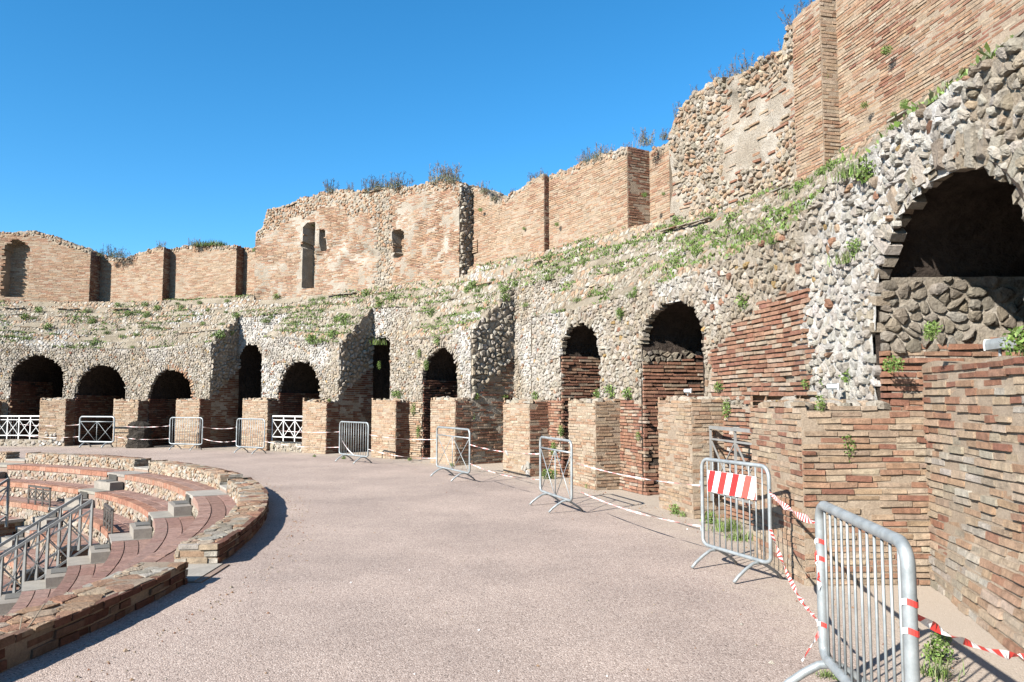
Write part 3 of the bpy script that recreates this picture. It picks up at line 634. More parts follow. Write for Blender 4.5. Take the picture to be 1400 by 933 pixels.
    emit_stones(stones(SS, u0, u1, 5.3, 10, .13, .09, lambda U, V: (V < zt(U)+.02) & (V > ZBAS(U/RW)-.3) & rub(U, V) & ~ins(U, V, .02), h=.035 if not big_ else .05, pal=np.concatenate([GRY, TAN, ORA[:2]])*.97 if ty != 'eroded' else np.concatenate([GRY, TAN]), rnd=big_), t, n_ind=200 if big_ else 0)
    Sc = lambda u, v, d: S(u, zt(u)+d, -v)                 # rough stones along the broken top
    emit_stones(stones(Sc, u0, u1, 0, 1.0, .16, .16, None, h=.04, pal=np.concatenate([SLP, TAN])*.9, hj=.6), t, bulk='top_rubble')
    if k+1 < len(SEG) and SEG[k+1][2] > R1+.02:            # side of a step back
        S3 = Srad(a1); Rn = SEG[k+1][2]; zz = float(ZSKY(a1)); z0 = float(ZBAS(a1))-.3
        sheet(S3, R1-.01, Rn+.05, z0, zz-.02, 6, 20, 'brickmortar', t, 'side_core', amp=.02)
        if k == 4: emit_stones(stones(S3, R1, Rn, z0, zz, .15, .11, None, h=.06, pal=GRY), t)
        else: emit_bricks(bricks(S3, R1, Rn, z0, zz, None, ch=.062, pal=RED if k in (6,) else (TAN if k > 6 else DRK), jit=.008), t, bulk='side_brickwork')
    if k and SEG[k-1][3] > R0+.02: sheet(Srad(a0, -1), R0, SEG[k-1][3]+.05, float(ZBAS(a0))-.3, float(ZSKY(a0))-.02, 6, 10, 'brickmortar', t, 'far_side', amp=.02)
# ------------------------------------------------------------------ inner seating: parapet, tiers, stairs
C_RUIN = C; C = C+np.array([-.4, .35])                     # the seats curve about a slightly different centre
PR0, PR1, PZ = 15.36, 15.8, .215
GAPS = [(.1, 3.0), (29.0, 31.8), (49.5, 52.3), (70.0, 72.8)]
segs = [(-33, .1), (3.0, 29.0), (31.8, 49.5), (52.3, 70.0), (72.8, 100)]
pl = ['low curved brick parapet with a dry twig, ending at the nearest stair gap', 'low curved brick parapet with wide worn top between the first two stair gaps', 'low rubble parapet with pale cap slabs behind the upper stair',
      'far low rubble parapet in front of the cross braced barrier', 'farthest low rubble parapet below the white railing']
for k, (d0, d1) in enumerate(segs):
    a0, a1 = R_(d0), R_(d1); t = thing('parapet', pl[k], 'parapet', 'parapet pieces along the inner edge of the walkway')
    n = max(int((d1-d0)*2), 6); V = []; F = []
    for i in range(n+1):
        a = a0+(a1-a0)*i/n; j = .02*(vn(a*40, 0, 3)-.5)
        V += [pol(a, PR1-.02, -.05), pol(a, PR1-.02, PZ-.03+j), pol(a, PR0+.02, PZ-.03+j), pol(a, PR0+.02, -.75)]
    for i in range(n): F += [[4*i+j, 4*i+j+1, 4*i+5+j, 4*i+4+j] for j in range(3)]
    F += [[0, 1, 2, 3], [4*n, 4*n+1, 4*n+2, 4*n+3]]
    obj('mortar_core', mesh('mortar_core', V, F), 'brickmortar', t)
    emit_bricks(bricks(Sincyl(PR1-.02), a0*PR1, a1*PR1, 0, PZ-.04, None, ch=.068, bh=.058, ln=(.12, .3), jit=.012, pal=np.concatenate([DRK, DRK, RED[:4]])*.72, s=k), t, n_ind=280 if k < 2 else 0)  # outer face lies away from the sun; its shade is painted into the bricks
    emit_stones(stones(Scyl(PR0+.02), a0*PR0, a1*PR0, -.15, PZ-.02, .14, .06, None, h=.022, pal=np.concatenate([GRY, TAN]), s=k), t, bulk='inner_face')
    for (aa, sg) in ((a0, 1), (a1, -1)):
        emit_bricks(bricks(Srad(aa, sg), PR0, PR1, 0, PZ-.04, None, ch=.07, bh=.06, ln=(.14, .26), jit=.012, pal=np.concatenate([TAN, GRY]), s=k), t, bulk='end_bricks')
    # worn top: flat stones and brick courses
    Sc = lambda u, v, d: np.stack([C[0]+v*np.cos(u/15.5), C[1]+v*np.sin(u/15.5), PZ-.035+d*.6+.02*vn(u*2, v*2, 5)], -1)
    tc = lambda U, V: np.where((fbm(U*.5, V*.8, 12+k) > .5)[:, None], pick(np.concatenate([SLP, TAN[2:]])*.95, len(U)), pick(np.concatenate([RED[1:5], ORA, TAN])*.98, len(U)))
    emit_stones(stones(Sc, a0*15.5, a1*15.5, PR0+.01, PR1-.01, .26 if k < 3 else .22, .12, None, h=.014, gap=.99, colf=tc, drop=.05, hj=.15, tight=True, tilt=.02), t, 'cap_stone', n_ind=130 if k < 3 else 0, bulk='cap_stones')
ZT = lambda k: -.08-.35*k
RO = lambda k: 15.4-.65*k
wedge = [(-33, -.3), (3.4, 28.6), (32.2, 49.1), (52.7, 69.6), (73.2, 100)]
wn = ['left', 'below the near gap parapet', 'in front of the slabbed parapet', 'in the far wedge', 'in the farthest wedge']
ordn = ['top', 'second', 'third', 'fourth', 'fifth', 'sixth', 'seventh', 'eighth', 'ninth', 'tenth']
wd = ['beside the nearest parapet', 'between the first two stairs', 'between the second and third stairs', 'between the third and fourth stairs', 'beyond the fourth stair']
TRS = [(31.9, 37.2), (52.4, 57.7)]                                          # trench of the lower stairway cuts the tiers from the fourth down
tilem = {}
def sector(name, R0, R1, a0, a1, z0, z1, m, parent, n=None):
    n = n or max(int((a1-a0)*R1/.35), 2); V = []; F = []
    for i in range(n+1):
        a = a0+(a1-a0)*i/n
        for (r, z) in ((R0, z0), (R0, z1), (R1, z1), (R1, z0)): V.append(pol(a, r, z))
    for i in range(n): F += [[4*i+j, 4*i+(j+1) % 4, 4*i+4+(j+1) % 4, 4*i+4+j] for j in range(3)]
    F += [[0, 1, 2, 3], [4*n, 4*n+3, 4*n+2, 4*n+1]]
    return obj(name, mesh(name, V, F), m, parent)
M['joint'] = mat('paver_joint', (.34, .25, .2), (.42, .32, .26), scale=8, bscale=60, bump=.4)
PAV = np.array([[.44, .265, .215], [.47, .295, .24], [.42, .25, .2], [.49, .32, .265], [.45, .275, .22]])
NOS = np.array([[.5, .25, .165], [.54, .29, .195], [.47, .225, .15], [.56, .33, .235]])
def tile_mesh(key, R0, R1, da, z0, z1, col):
    if key not in tilem:
        g_ = .004; V = []
        for z, e in ((z0, 0), (z1, .004)):
            for (r, a) in ((R0+g_+e, g_/R0), (R1-g_-e, g_/R0), (R1-g_-e, da-g_/R0), (R0+g_+e, da-g_/R0)): V.append((r*math.cos(a), r*math.sin(a), z))
        tilem[key] = mesh('tile', V, [[4, 5, 6, 7], [0, 1, 5, 4], [1, 2, 6, 5], [2, 3, 7, 6], [3, 0, 4, 7]], np.asarray(col))
    return tilem[key]
def lay(name, parent, key, R0, R1, a0, a1, step, z0, z1, pal, m='brick'):
    n = max(int(round((a1-a0)*R1/step)), 1); da = (a1-a0)/n
    for i in range(n):
        q = int(RNG.integers(3)); me = tile_mesh((key, q, n), R0, R1, da, z0, z1, pick(pal, 1)[0])
        o = obj(name, me, m, parent, (C[0], C[1], RNG.uniform(-.003, .003))); o.rotation_euler = (0, 0, a0+da*i)
NT = 9
for w_, (d0, d1) in enumerate(wedge):
    if w_ == 0: NTw = 4
    else: NTw = NT
    for k in range(NTw):
        spans = [(d0, d1)]
        if k >= 3:
            if w_ == 2: spans = [(TRS[0][1], d1)]
            if w_ == 3: spans = [(TRS[1][1], d1)]
        for (b0, b1) in spans:
            a0, a1 = R_(b0), R_(b1); z = ZT(k); Ri = RO(k+1)
            t = thing('seat_tier', '%s brick seat tier from the parapet %s' % (ordn[k], wd[w_]), 'seating', 'curved brick seat tiers')
            sector('tier_core', Ri+.03, RO(k)+.04, a0, a1, -4.3, z-.03, 'joint', t)
            show = w_ in (1, 2, 3) and k < 6
            if show:
                lay('nosing_brick' if True else '', t, ('n', k, w_), Ri, Ri+.2, a0, a1, .2 if w_ == 1 else (.13 if k < 5 and w_ == 2 else .26), z-.11, z, NOS if w_ > 1 else PAV)
                lay('paver', t, ('p', k, w_), Ri+.2, Ri+.42, a0, a1, .3 if w_ < 3 else .5, z-.04, z-.003, PAV); lay('paver', t, ('q', k, w_), Ri+.42, RO(k)+.02, a0+.004, a1, .3 if w_ < 3 else .5, z-.04, z-.002, PAV)
            else:
                mbq = MB()
                n = int((a1-a0)*Ri/.4)
                for i in range(n):
                    am = a0+(a1-a0)*(i+.5)/n; mbq.box(pol(am, Ri+.33, z-.02), (.64, .39*(Ri+.33)/Ri, .04), am, pick(PAV, 1)[0]); mbq.box(pol(am, Ri+.06, z-.055), (.14, .385, .11), am, pick(NOS, 1)[0])
                tag(mbq.build('paving', 'brick', t, tint=True), kind='stuff')
            if w_ >= 2 or w_ == 0: emit_stones(stones(Scyl(Ri+.03), a0*Ri, a1*Ri, ZT(k+1), z-.11, .16, .07, None, h=.022, pal=np.concatenate([GRY, TAN[2:5]])), t, bulk='riser_stones')
            else: emit_stones(stones(Scyl(Ri+.03), a0*Ri, a1*Ri, ZT(k+1), z-.11, .2, .09, None, h=.022, pal=GRY), t, bulk='riser_stones')
            if k >= 3 and w_ in (2, 3):                     # cut end facing the trench
                mbq = MB(); e = a0
                mbq.box(pol(e, Ri+.32, z-.025), (.66, .09, .07), e, (.6, .52, .45)); mbq.build('edge_stone', 'whitestone', t, tint=True)
    # stairs in the gaps
for q, (g0, g1) in enumerate(GAPS):
    t = thing('stone_stair', ['pale stone stair at the nearest parapet gap', 'pale stone stair with dark treads between the two near wedges', 'pale stone stair with dark blocks at the slabbed parapet', 'far pale stone stair with dark blocks below the white railing'][q], 'stairs', 'stairs between the seat wedges')
    am = R_((g0+g1)/2); wdt = R_(g1-g0)
    sector('threshold', PR0, PR1+.12, R_(g0)+.001, R_(g1)-.001, -.6, .012, 'joint', t)
    mbq = MB(); mbq.box(pol(am, 15.6, .0), (.5, wdt*15.5-.03, .04), am, (.46, .43, .38)); mbq.build('threshold_slab', 'whitestone', t, tint=True)
    for k in range(NT):
        z = ZT(k); Rm = RO(k+1)+.33; wid = wdt*Rm+.1
        sector('step_core', RO(k+1)+.03, RO(k)+.04, R_(g0-.35), R_(g1+.35), -4.3, z-.05, 'joint', t, 2)
        mbq = MB(); mbq.box(pol(am, Rm, z-.025), (.66, wid+.08, .06), am, pick(np.array([[.43, .4, .35], [.39, .36, .31]]), 1)[0], .004); mbq.build('step_slab', 'whitestone', t, tint=True)
        off = -.18*wid
        c = pol(am, RO(k+1)-.16, ZT(k+1)+.09); tn = np.array([-math.sin(am), math.cos(am), 0])
        mbq = MB(); mbq.box(c, (.3, wid*1.0, .18), am, (.37, .335, .29), .006); mbq.build('half_step', 'whitestone', t, tint=True)
        mbq = MB(); mbq.box(pol(am, RO(k+1)+.02, z-.1)+tn*off*-1, (.05, wid*.5, .15), am, (.09, .085, .075), .004); mbq.build('dark_riser', 'whitestone', t, tint=True)
        mbq = MB(); mbq.box(pol(am, RO(k+1)-.12, ZT(k+1)+.185)+tn*off*-1, (.25, wid*.55, .02), am, (.2, .195, .18), .004); mbq.build('dark_tread', 'whitestone', t, tint=True)
# trench walls and lower stairs
for q, TR in enumerate(TRS):
    t = thing('lower_stairway', ['sunken stairway cut into the seats below the long grey handrails', 'sunken stairway cut into the far seats behind the dark guard panel'][q], 'stairs')
    for (dd, sg) in ((TR[0], -1), (TR[1], 1)):
        S = Srad(R_(dd), sg); zz_ = lambda u: np.clip(-.08-.35*np.floor((15.4-u)/.65)-.06, -4, 0)
        sheet(S, 8.6, RO(3)+.05, -4.3, zz_, 90, 10, 'brickmortar', t, 'trench_wall', amp=.0)
        emit_bricks(bricks(S, 8.6, RO(3)+.05, -3.6, -1.1, lambda U, V: V < zz_(U)-.03, ch=.07, bh=.058, pal=DRK*.9), t, bulk='trench_bricks')  # darkened bricks paint shade into the sunken walls
    RE = RO(3)+.03; S = Scyl(RE); sheet(S, R_(TR[0])*RE, R_(TR[1])*RE, -4.3, ZT(2)-.1, 14, 8, 'brickmortar', t, 'end_wall', amp=.0)
    emit_stones(stones(S, R_(TR[0])*RE, R_(TR[1])*RE, -3.6, ZT(2)-.12, .18, .09, None, h=.03, pal=GRY*.9), t, bulk='end_stones')
    for i in range(9):
        am = R_((TR[0]+TR[1])/2); r = RO(3)-.2-.32*i; mbq = MB(); mbq.box(pol(am, r, -2.0-.19*i), (.36, R_(TR[1]-TR[0])*r, .3), am, (.42, .4, .36), .01); mbq.build('step', 'whitestone', t, tint=True)
# ------------------------------------------------------------------ metal railings
def bar(mb, p, q, r, n=6): mb.tube([p, q], r, n)
def flat(mb, p, q, w_, h_):                                # rectangular bar between two points
    p = np.array(p, float); q = np.array(q, float); d = (q-p)/np.linalg.norm(q-p); u = np.array([0, 0, 1.]); sd = np.cross(d, u)
    if np.linalg.norm(sd) < .05: sd = np.array([1., 0, 0])
    sd /= np.linalg.norm(sd); u = np.cross(sd, d); V = [e+sd*i*w_/2+u*j*h_/2 for e in (p, q) for i, j in ((-1, -1), (1, -1), (1, 1), (-1, 1))]
    mb.add(V, [[0, 1, 2, 3], [4, 7, 6, 5], [0, 4, 5, 1], [1, 5, 6, 2], [2, 6, 7, 3], [3, 7, 4, 0]])
def part(name, m, parent, fn, smooth=False):
    mb = MB(); fn(mb); return mb.build(name, m, parent, smooth)
def cross_railing(name, label, p, q, z0, h, nx, m, r=.02, legs=True, group=None):
    p = np.array([*p[:2], z0]); q = np.array([*q[:2], z0]); t = thing(name, label, 'railing', group); U = np.array([0, 0, 1.])
    zt, zc, zb = h, h*.84, .12
    L = lambda s_: p+(q-p)*s_
    part('top_rail', m, t, lambda b: flat(b, L(0)+U*zt, L(1)+U*zt, .05, .045))
    part('upper_rail', m, t, lambda b: flat(b, L(0)+U*zc, L(1)+U*zc, .025, .025)); part('bottom_rail', m, t, lambda b: flat(b, L(0)+U*zb, L(1)+U*zb, .03, .03))
    for i in range(nx+1): part('post', m, t, lambda b: flat(b, L(i/nx)-U*(.02 if legs else 0), L(i/nx)+U*zt, .03, .03))
    for i in range(nx):
        part('cross_bar', m, t, lambda b: flat(b, L(i/nx)+U*zb, L((i+1)/nx)+U*zc, .014, .016)); part('cross_bar', m, t, lambda b: flat(b, L(i/nx)+U*zc, L((i+1)/nx)+U*zb, .02, .014))
    return t
def pier_gap(k, R, f0=0., f1=1.):                          # points across the bay between pier k and k+1
    a0 = PA[k][1]; a1 = PA[k+1][0]; return pol(a0+(a1-a0)*f0, R), pol(a0+(a1-a0)*f1, R)
def sill(label, k, R, z):
    p, q = pier_gap(k, R); t = thing('sill_wall', label, 'wall'); S = Spl(p[:2], q[:2]); L = float(np.linalg.norm(q-p))
    sheet(S, 0, L, -.05, z, 12, 4, 'mortar', t, 'mortar_core', amp=.02, thick=.35); emit_stones(stones(S, 0, L, 0, z, .2, .1, None, h=.03, pal=GRY), t)
# sloping handrails of the lower stairway
def stair_rail(label, adeg, t0, t1, h=.95, n=5):
    r0, z0 = onplane(*t0, adeg); r1, z1 = onplane(*t1, adeg); a = R_(adeg); P = lambda s_, z=0: pol(a, r0+(r1-r0)*s_, z0+(z1-z0)*s_+z)
    t = thing('stair_railing', label, 'railing', 'handrails of the sunken stairway')
    part('top_rail', 'greymetal', t, lambda b: flat(b, P(-.005), P(1.005), .05, .05)); part('mid_rail', 'greymetal', t, lambda b: flat(b, P(0, -.17), P(1, -.17), .03, .03)); part('bottom_rail', 'greymetal', t, lambda b: flat(b, P(0, -h+.14), P(1, -h+.14), .035, .035))
    for i in range(n+1):
        part('post', 'greymetal', t, lambda b: flat(b, P(i/n, -h-.1-(.45 if i else 0)), P(i/n), .045, .045))
        if i < n:
            part('cross_bar', 'greymetal', t, lambda b: flat(b, P(i/n, -h+.15), P((i+1)/n, -.18), .018, .022)); part('cross_bar', 'greymetal', t, lambda b: flat(b, P(i/n, -.18), P((i+1)/n, -h+.15), .024, .018))
stair_rail('grey sloping handrail on the near side of the sunken stairway', 32.3, (126, 684), (-30, 782)); stair_rail('grey sloping handrail on the far side of the sunken stairway', 36.8, (111, 677), (-40, 771))
def tier_rail(label, w0, w1, k, m='darkmetal', h=.42, nx=3):
    p = pol(R_(w0), RO(k+1)+.06); q = pol(R_(w1), RO(k+1)+.06); cross_railing('guard_panel', label, p, q, ZT(k), h, nx, m, group='small dark guard panels on the tiers')
tier_rail('small dark metal guard panel on a tier beside the handrails', 32.4, 36.9, 2); tier_rail('small dark metal guard panel on the tier at the far handrail', 52.9, 57.4, 2)
stair_rail('grey handrail end post standing at the left edge of the seats', 52.9, (12, 655), (-60, 700), n=2)
C = C_RUIN
sill('low stone sill under the farthest white railing', 0, RP+.12, .24); sill('low stone sill under the white railing between two piers', 4, RP+.12, .32)
p, q = pier_gap(0, RP+.2, .02, .98); cross_railing('white_railing', 'white cross braced railing on a stone sill at the far end', p, q, .26, .82, 4, 'whitemetal')
p, q = pier_gap(4, RP+.2, .02, .98); cross_railing('white_railing', 'white cross braced railing between two piers with weeds below', p, q, .34, .8, 3, 'whitemetal')
p, q = pier_gap(10, RP+.25, .03, .97); cross_railing('grey_gate', 'grey metal cross braced gate behind the red striped board', p, q, .28, 1.02, 3, 'greymetal')
# ------------------------------------------------------------------ crowd barriers
def barrier(label, p, q, kind, h=1.08, mat_='galv', th=.021, nb=12):
    p = np.array([*p[:2], 0.]); q = np.array([*q[:2], 0.]); L = float(np.linalg.norm(q-p)); d = (q-p)/L; U = np.array([0, 0, 1.]); nrm = np.array([-d[1], d[0], 0])
    t = thing('crowd_barrier', label, 'barrier', 'metal crowd barriers along the walkway'); zb = .2; rc = .1
    X = lambda s_, z: p+d*s_+U*z
    pts = []
    for (cx, cz, t0) in ((L-rc, h-rc, 0), (rc, h-rc, 90), (rc, zb+rc*.6, 180), (L-rc, zb+rc*.6, 270)):
        for i in range(7):
            th_ = R_(t0+15*i); rr = rc if cz > .5 else rc*.6
            pts.append(X(cx+rc*math.cos(th_), cz+rr*math.sin(th_)))
    part('frame', mat_, t, lambda b: b.tube(pts, th, 10, closed=True), True)
    if kind == 'bars':
        for i in range(nb):
            s_ = L*(i+1)/(nb+1); part('bar', mat_, t, lambda b: b.tube([X(s_, zb), X(s_, h)], .0075, 6), True)
    else:
        part('upper_rail', mat_, t, lambda b: b.tube([X(.01, h*.84), X(L-.01, h*.84)], .014, 8), True); part('centre_bar', mat_, t, lambda b: b.tube([X(L/2, zb), X(L/2, h*.84)], .01, 6), True)
        for (s0, s1) in ((0, L/2), (L/2, L)):
            part('cross_bar', mat_, t, lambda b: b.tube([X(s0+.02, zb), X(s1-.02, h*.83)], .007, 6), True); part('cross_bar', mat_, t, lambda b: b.tube([X(s0+.02, h*.83), X(s1-.02, zb)], .007, 6), True)
    for s_ in (.18*L if th < .03 else .06*L, .82*L if th < .03 else .94*L):
        a = [X(s_, .005)+nrm*e*.27+U*(.012 if abs(e) == 1 else 0)+U*z for e, z in ((-1, 0), (-.82, .06), (-.5, .12), (-.2, .165), (0, .172), (.2, .165), (.5, .12), (.82, .06), (1, 0))]
        f = part('foot', mat_, t, lambda b: b.tube(a, th*.85, 8), True); part('stem', mat_, f, lambda b: b.tube([X(s_, .16), X(s_, zb)], th*.9, 8), True)
    for s_, z in ((-.035, .33), (-.035, .8)): part('hook', mat_, t, lambda b: b.tube([X(.0, z), X(s_, z), X(s_, z+.05)], .008, 6), True)
    return t, (p, q, d, nrm, L, h)
G = onground
BAR = [
    ('big galvanised barrier wound with red and white tape, beside the low brick wall', (1.83, 4.66), (1.69, 3.36), 'bars', .03, 12),
    ('barrier with a red and white striped board in front of the largest pier', G(962, 771), G(1055, 802), 'bars', .019, 10),
    ('barrier with crossed braces in front of a weedy bay, between two brick piers', G(739, 688), G(782, 704.5), 'cross', .02, 0),
    ('barrier with crossed braces in front of the dark red pier flank', G(597, 650), G(642, 661), 'cross', .02, 0),
    ('barred barrier with a drooping tape in front of the shaded brick recess', G(464, 630.5), G(503, 635.5), 'bars', .021, 11),
    ('barred barrier in front of the pier left of the white railing', G(323, 619.4), G(361, 621.5), 'bars', .021, 11),
    ('barred barrier in front of the third far arch pier', G(231.5, 615), G(276, 616.3), 'bars', .021, 12),
    ('barrier with two crossed panels before the second far arch', G(108, 611.8), G(155, 612.6), 'cross', .028, 0),
    ('farthest barred barrier in front of the white railing', G(-20, 608.5), G(25, 609.5), 'bars', .021, 11)]
BO = [barrier(l, p, q, k, th=th, nb=nb) for l, p, q, k, th, nb in BAR]
# striped board on the second barrier
p, q, d, nrm, L, h = BO[1][1]; U3 = np.array([0, 0, 1.]); t = thing('striped_board', 'red and white diagonally striped board fixed to a barrier', 'sign')
fn = -nrm if nrm[1] > 0 else nrm; b0 = p+d*.14*L+fn*.035; W = d*.72*L; zb_, zh = .76, .215
mbq = MB(); c = [b0+U3*zb_, b0+W+U3*zb_, b0+W+U3*(zb_+zh), b0+U3*(zb_+zh)]
mbq.add(c+[e-fn*.012 for e in c], [[0, 1, 2, 3], [7, 6, 5, 4], [0, 4, 5, 1], [1, 5, 6, 2], [2, 6, 7, 3], [3, 7, 4, 0]], (.82, .8, .77)); mbq.build('board', 'tape', t, tint=True)
ns = 4; lean = .1
for i in range(ns+1):
    s0 = -.04+i*.25; s1 = s0+.125; P = []
    for (s_, z) in ((s0, 0), (s1, 0), (s1+lean, 1), (s0+lean, 1)): P.append((s_, z))
    def clip(P, lo, hi):
        out = []
        for side in (0, 1):
            src = P if side == 0 else out; out = []; f_ = (lambda s_: s_-lo) if side == 0 else (lambda s_: hi-s_)
            for a_, b_ in zip(src, src[1:]+src[:1]):
                fa, fb = f_(a_[0]), f_(b_[0])
                if fa >= 0: out.append(a_)
                if (fa >= 0) != (fb >= 0): k_ = fa/(fa-fb); out.append((a_[0]+(b_[0]-a_[0])*k_, a_[1]+(b_[1]-a_[1])*k_))
        return out
    Q = clip(P, 0, 1)
    if len(Q) > 2:
        mbq = MB(); mbq.add([b0+W*s_+U3*(zb_+zh*z)+fn*.003 for s_, z in Q], [list(range(len(Q)))], [(.66, .03, .03), (.68, .04, .035), (.66, .03, .03), (.68, .1, .08), (.68, .12, .1)][i]); mbq.build('red_stripe', 'tape', t, tint=True)
# ------------------------------------------------------------------ tapes
def tape(label, p, q, sag, w_=.06, tw=2., pitch=.09, n=None, group=None, pale=0.):
    p = np.array(p, float); q = np.array(q, float); L = float(np.linalg.norm(q-p)); n = n or max(int(L/pitch*2), 8); mb = MB(); prev = None
    d = (q-p)/L; sd = np.cross(d, U3); sd /= np.linalg.norm(sd)
    ph = RNG.uniform(0, 6)
    for i in range(n+1):
        s_ = i/n; c = p+(q-p)*s_-U3*sag*4*s_*(1-s_); th_ = ph+tw*math.sin(s_*5+ph)+s_*tw*2
        ww = w_*(.55+.45*abs(math.cos(s_*7+ph))); e = (U3*math.cos(th_)+sd*math.sin(th_))*ww/2; cur = (c-e, c+e)
        if prev is not None:
            k = (i//2) % 2; col = np.array((.72, .06, .05)) if k else np.array((.82, .8, .78)); col = col*(1-pale)+np.array((.75, .7, .67))*pale
            mb.add([prev[0], cur[0], cur[1], prev[1]], [[0, 1, 2, 3]], col)
        prev = cur
    o = mb.build('barrier_tape', 'tape', None, tint=True); return tag(o, label, 'tape', group)
def post(i, side, z): p, q, d, nrm, L, h = BO[i][1]; return (p if side == 'l' else q)+U3*z
TG = 'red and white barrier tapes'
tape('twisted red and white tape between the striped board barrier and the near barrier', post(1, 'r', .86), post(0, 'l', .97), .05, .05, 4, .05, group=TG)
tape('slack red and white tape drooping low to the near barrier post', post(1, 'r', .52), post(0, 'l', .38), .12, .035, 6, .05, group=TG)
tape('red and white tape leading from the near barrier to the low wall', post(0, 'r', .8), np.array([2.75, 3.95, .42]), .07, .042, 6, .06, group=TG)
tape('short torn tape end dangling from the near barrier post', post(0, 'l', .37), post(0, 'l', .17)+np.array([-.13, 0, 0]), .0, .03, 2, .06, group=TG)
tape('loose red and white tape end hanging down the near barrier post', post(0, 'l', .84)+np.array([-.03, 0, 0]), post(0, 'l', .6)+np.array([-.02, -.03, 0]), .0, .05, 3, .07, group=TG)
def wrap(label, i, side, z, r):
    c = post(i, side, z); mb = MB(); n = 16
    for k in range(n):
        P = []
        for e in (k, k+1):
            a = 2*math.pi*e/n
            for zz in (-.012, .014): P.append(c+np.array([math.cos(a)*r, math.sin(a)*r, zz+.008*math.sin(a*2)]))
        mb.add([P[0], P[2], P[3], P[1]], [[0, 1, 2, 3]], (.7, .06, .05) if (k//5) % 2 == 0 else (.8, .78, .76))
    tag(mb.build('tape_knot', 'tape', None, tint=True), label, 'tape', 'knots of tape on the near barrier')
for z in (.86, .76, .38): wrap('knot of red and white tape wound round the near barrier left post', 0, 'l', z, .034)
for z in (.84, .72): wrap('knot of pale tape wound round the near barrier right post', 0, 'r', z, .034)
pairs = [(2, 1, 'the striped board barrier and the weedy bay barrier'), (3, 2, 'the two barriers with crossed braces'), (4, 3, 'the dark recess barrier and the red flank barrier'), (5, 4, 'the pier barrier and the dark recess barrier'), (6, 5, 'the third arch pier barrier and its right neighbour'), (7, 6, 'the crossed panel barrier and the third arch pier barrier'), (8, 7, 'the farthest barrier and the crossed panel barrier')]
for a_, b_, tx in pairs:
    pl_ = .45 if a_ < 4 else .7
    tape('upper tape strand between '+tx, post(a_, 'r', .78), post(b_, 'l', .8), .05, .02, 2.5, .13, group=TG, pale=pl_)
    tape('lower sagging tape strand between '+tx, post(a_, 'r', .4), post(b_, 'l', .38), .07, .02, 2.5, .13, group=TG, pale=pl_)
p, q, d, nrm, L, h = BO[4][1]; tape('white tape drooping diagonally across the barred barrier at the dark recess', post(4, 'l', .75)+nrm*-.03, p+d*L*.55+U3*.22-nrm*.03, .08, .03, .3, .1, group=TG, pale=.85)
# ------------------------------------------------------------------ floodlights, stump, twig, pebbles
def floodlight(label, c, L, ax, s_):
    t = thing('floodlight', label, 'light', 'small floodlights on the walls'); ax = np.array(ax, float); ax /= np.linalg.norm(ax); sd = np.cross(ax, U3); sd /= np.linalg.norm(sd); up = np.cross(sd, ax)
    prof = [(-.5, -.5), (.45, -.55), (.6, -.2), (.5, .3), (.15, .5), (-.45, .45), (-.55, 0)]
    V = [c+ax*L*e+(sd*x_+up*y_)*s_ for e in (-.5, .5) for x_, y_ in prof]; n = len(prof)
    mb = MB(); mb.add(V, [[i, (i+1) % n, n+(i+1) % n, n+i] for i in range(n)]+[list(range(n))]); mb.build('housing', 'galv', t)
    mb = MB(); mb.add([c+ax*(L*.5+e)+(sd*x_+up*y_)*s_*1.1 for e in (.0, .015) for x_, y_ in prof], [[i, (i+1) % n, n+(i+1) % n, n+i] for i in range(n)]+[list(range(n)), list(range(n, 2*n))]); mb.build('end_cap', 'whitemetal', t)
    mb = MB(); mb.tube([c-up*s_*.4, c-U3*s_*1.3], s_*.14, 8); mb.build('bracket', 'galv', t)
wv = (WP1-WP0)/LW
fpos = WP0+wv*1.28+np.array([.12, 0]); floodlight('grey metal floodlight housing lying on the low brick wall', np.array([*fpos, 2.13]), .3, [*-wv, 0.], .085)
P_, a_, R_h = hit(1070, 531); floodlight('small pale floodlight on top of the largest pier', pol(PA[11][0]-.03, 21.7, 1.83), .1, (1, -.6, 0), .06)
floodlight('small pale floodlight on the pier left of the grey gate', pol(PA[10][0]-.02, 21.7, 1.83), .1, (1, -.6, 0), .06)
st = thing('masonry_stump', 'dark lump of masonry at the foot of a far pier', 'stump')
cc = G(186, 613); nr_, na_ = 9, 14; V = []; F = []
for i in range(nr_+1):
    for j in range(na_):
        th_ = 2*math.pi*j/na_; z = .92*i/nr_; r = (.42-.1*i/nr_)*(.8+.5*vn(j*.9, i*.8, 5))*(1 if i < nr_ else .6); V.append((cc[0]+r*math.cos(th_)*1.0, cc[1]+.25+r*math.sin(th_)*.8, z-.03+.05*vn(j, i, 9)))
for i in range(nr_): F += [[i*na_+j, i*na_+(j+1) % na_, (i+1)*na_+(j+1) % na_, (i+1)*na_+j] for j in range(na_)]
F.append([nr_*na_+j for j in range(na_)]); obj('lump', mesh('lump', V, F), 'darkrock', st)
ip = np.argsort([0]); mb = MB(); b0 = np.array([*G(15, 885, .1)[:2], .1])
for dv in ((.02, .22, .13), (.0, .1, .16), (.03, .3, .2)):
    mb.tube([b0, b0+np.array(dv)*.5+np.array([.02, 0, .01]), b0+np.array(dv)], .004, 5)
M['twig'] = mat('dry_twig', (.3, .25, .18), (.4, .34, .26), bump=.3); tag(mb.build('dry_twig', 'twig', None), 'dry pale twig growing from the face of the nearest parapet', 'twig')
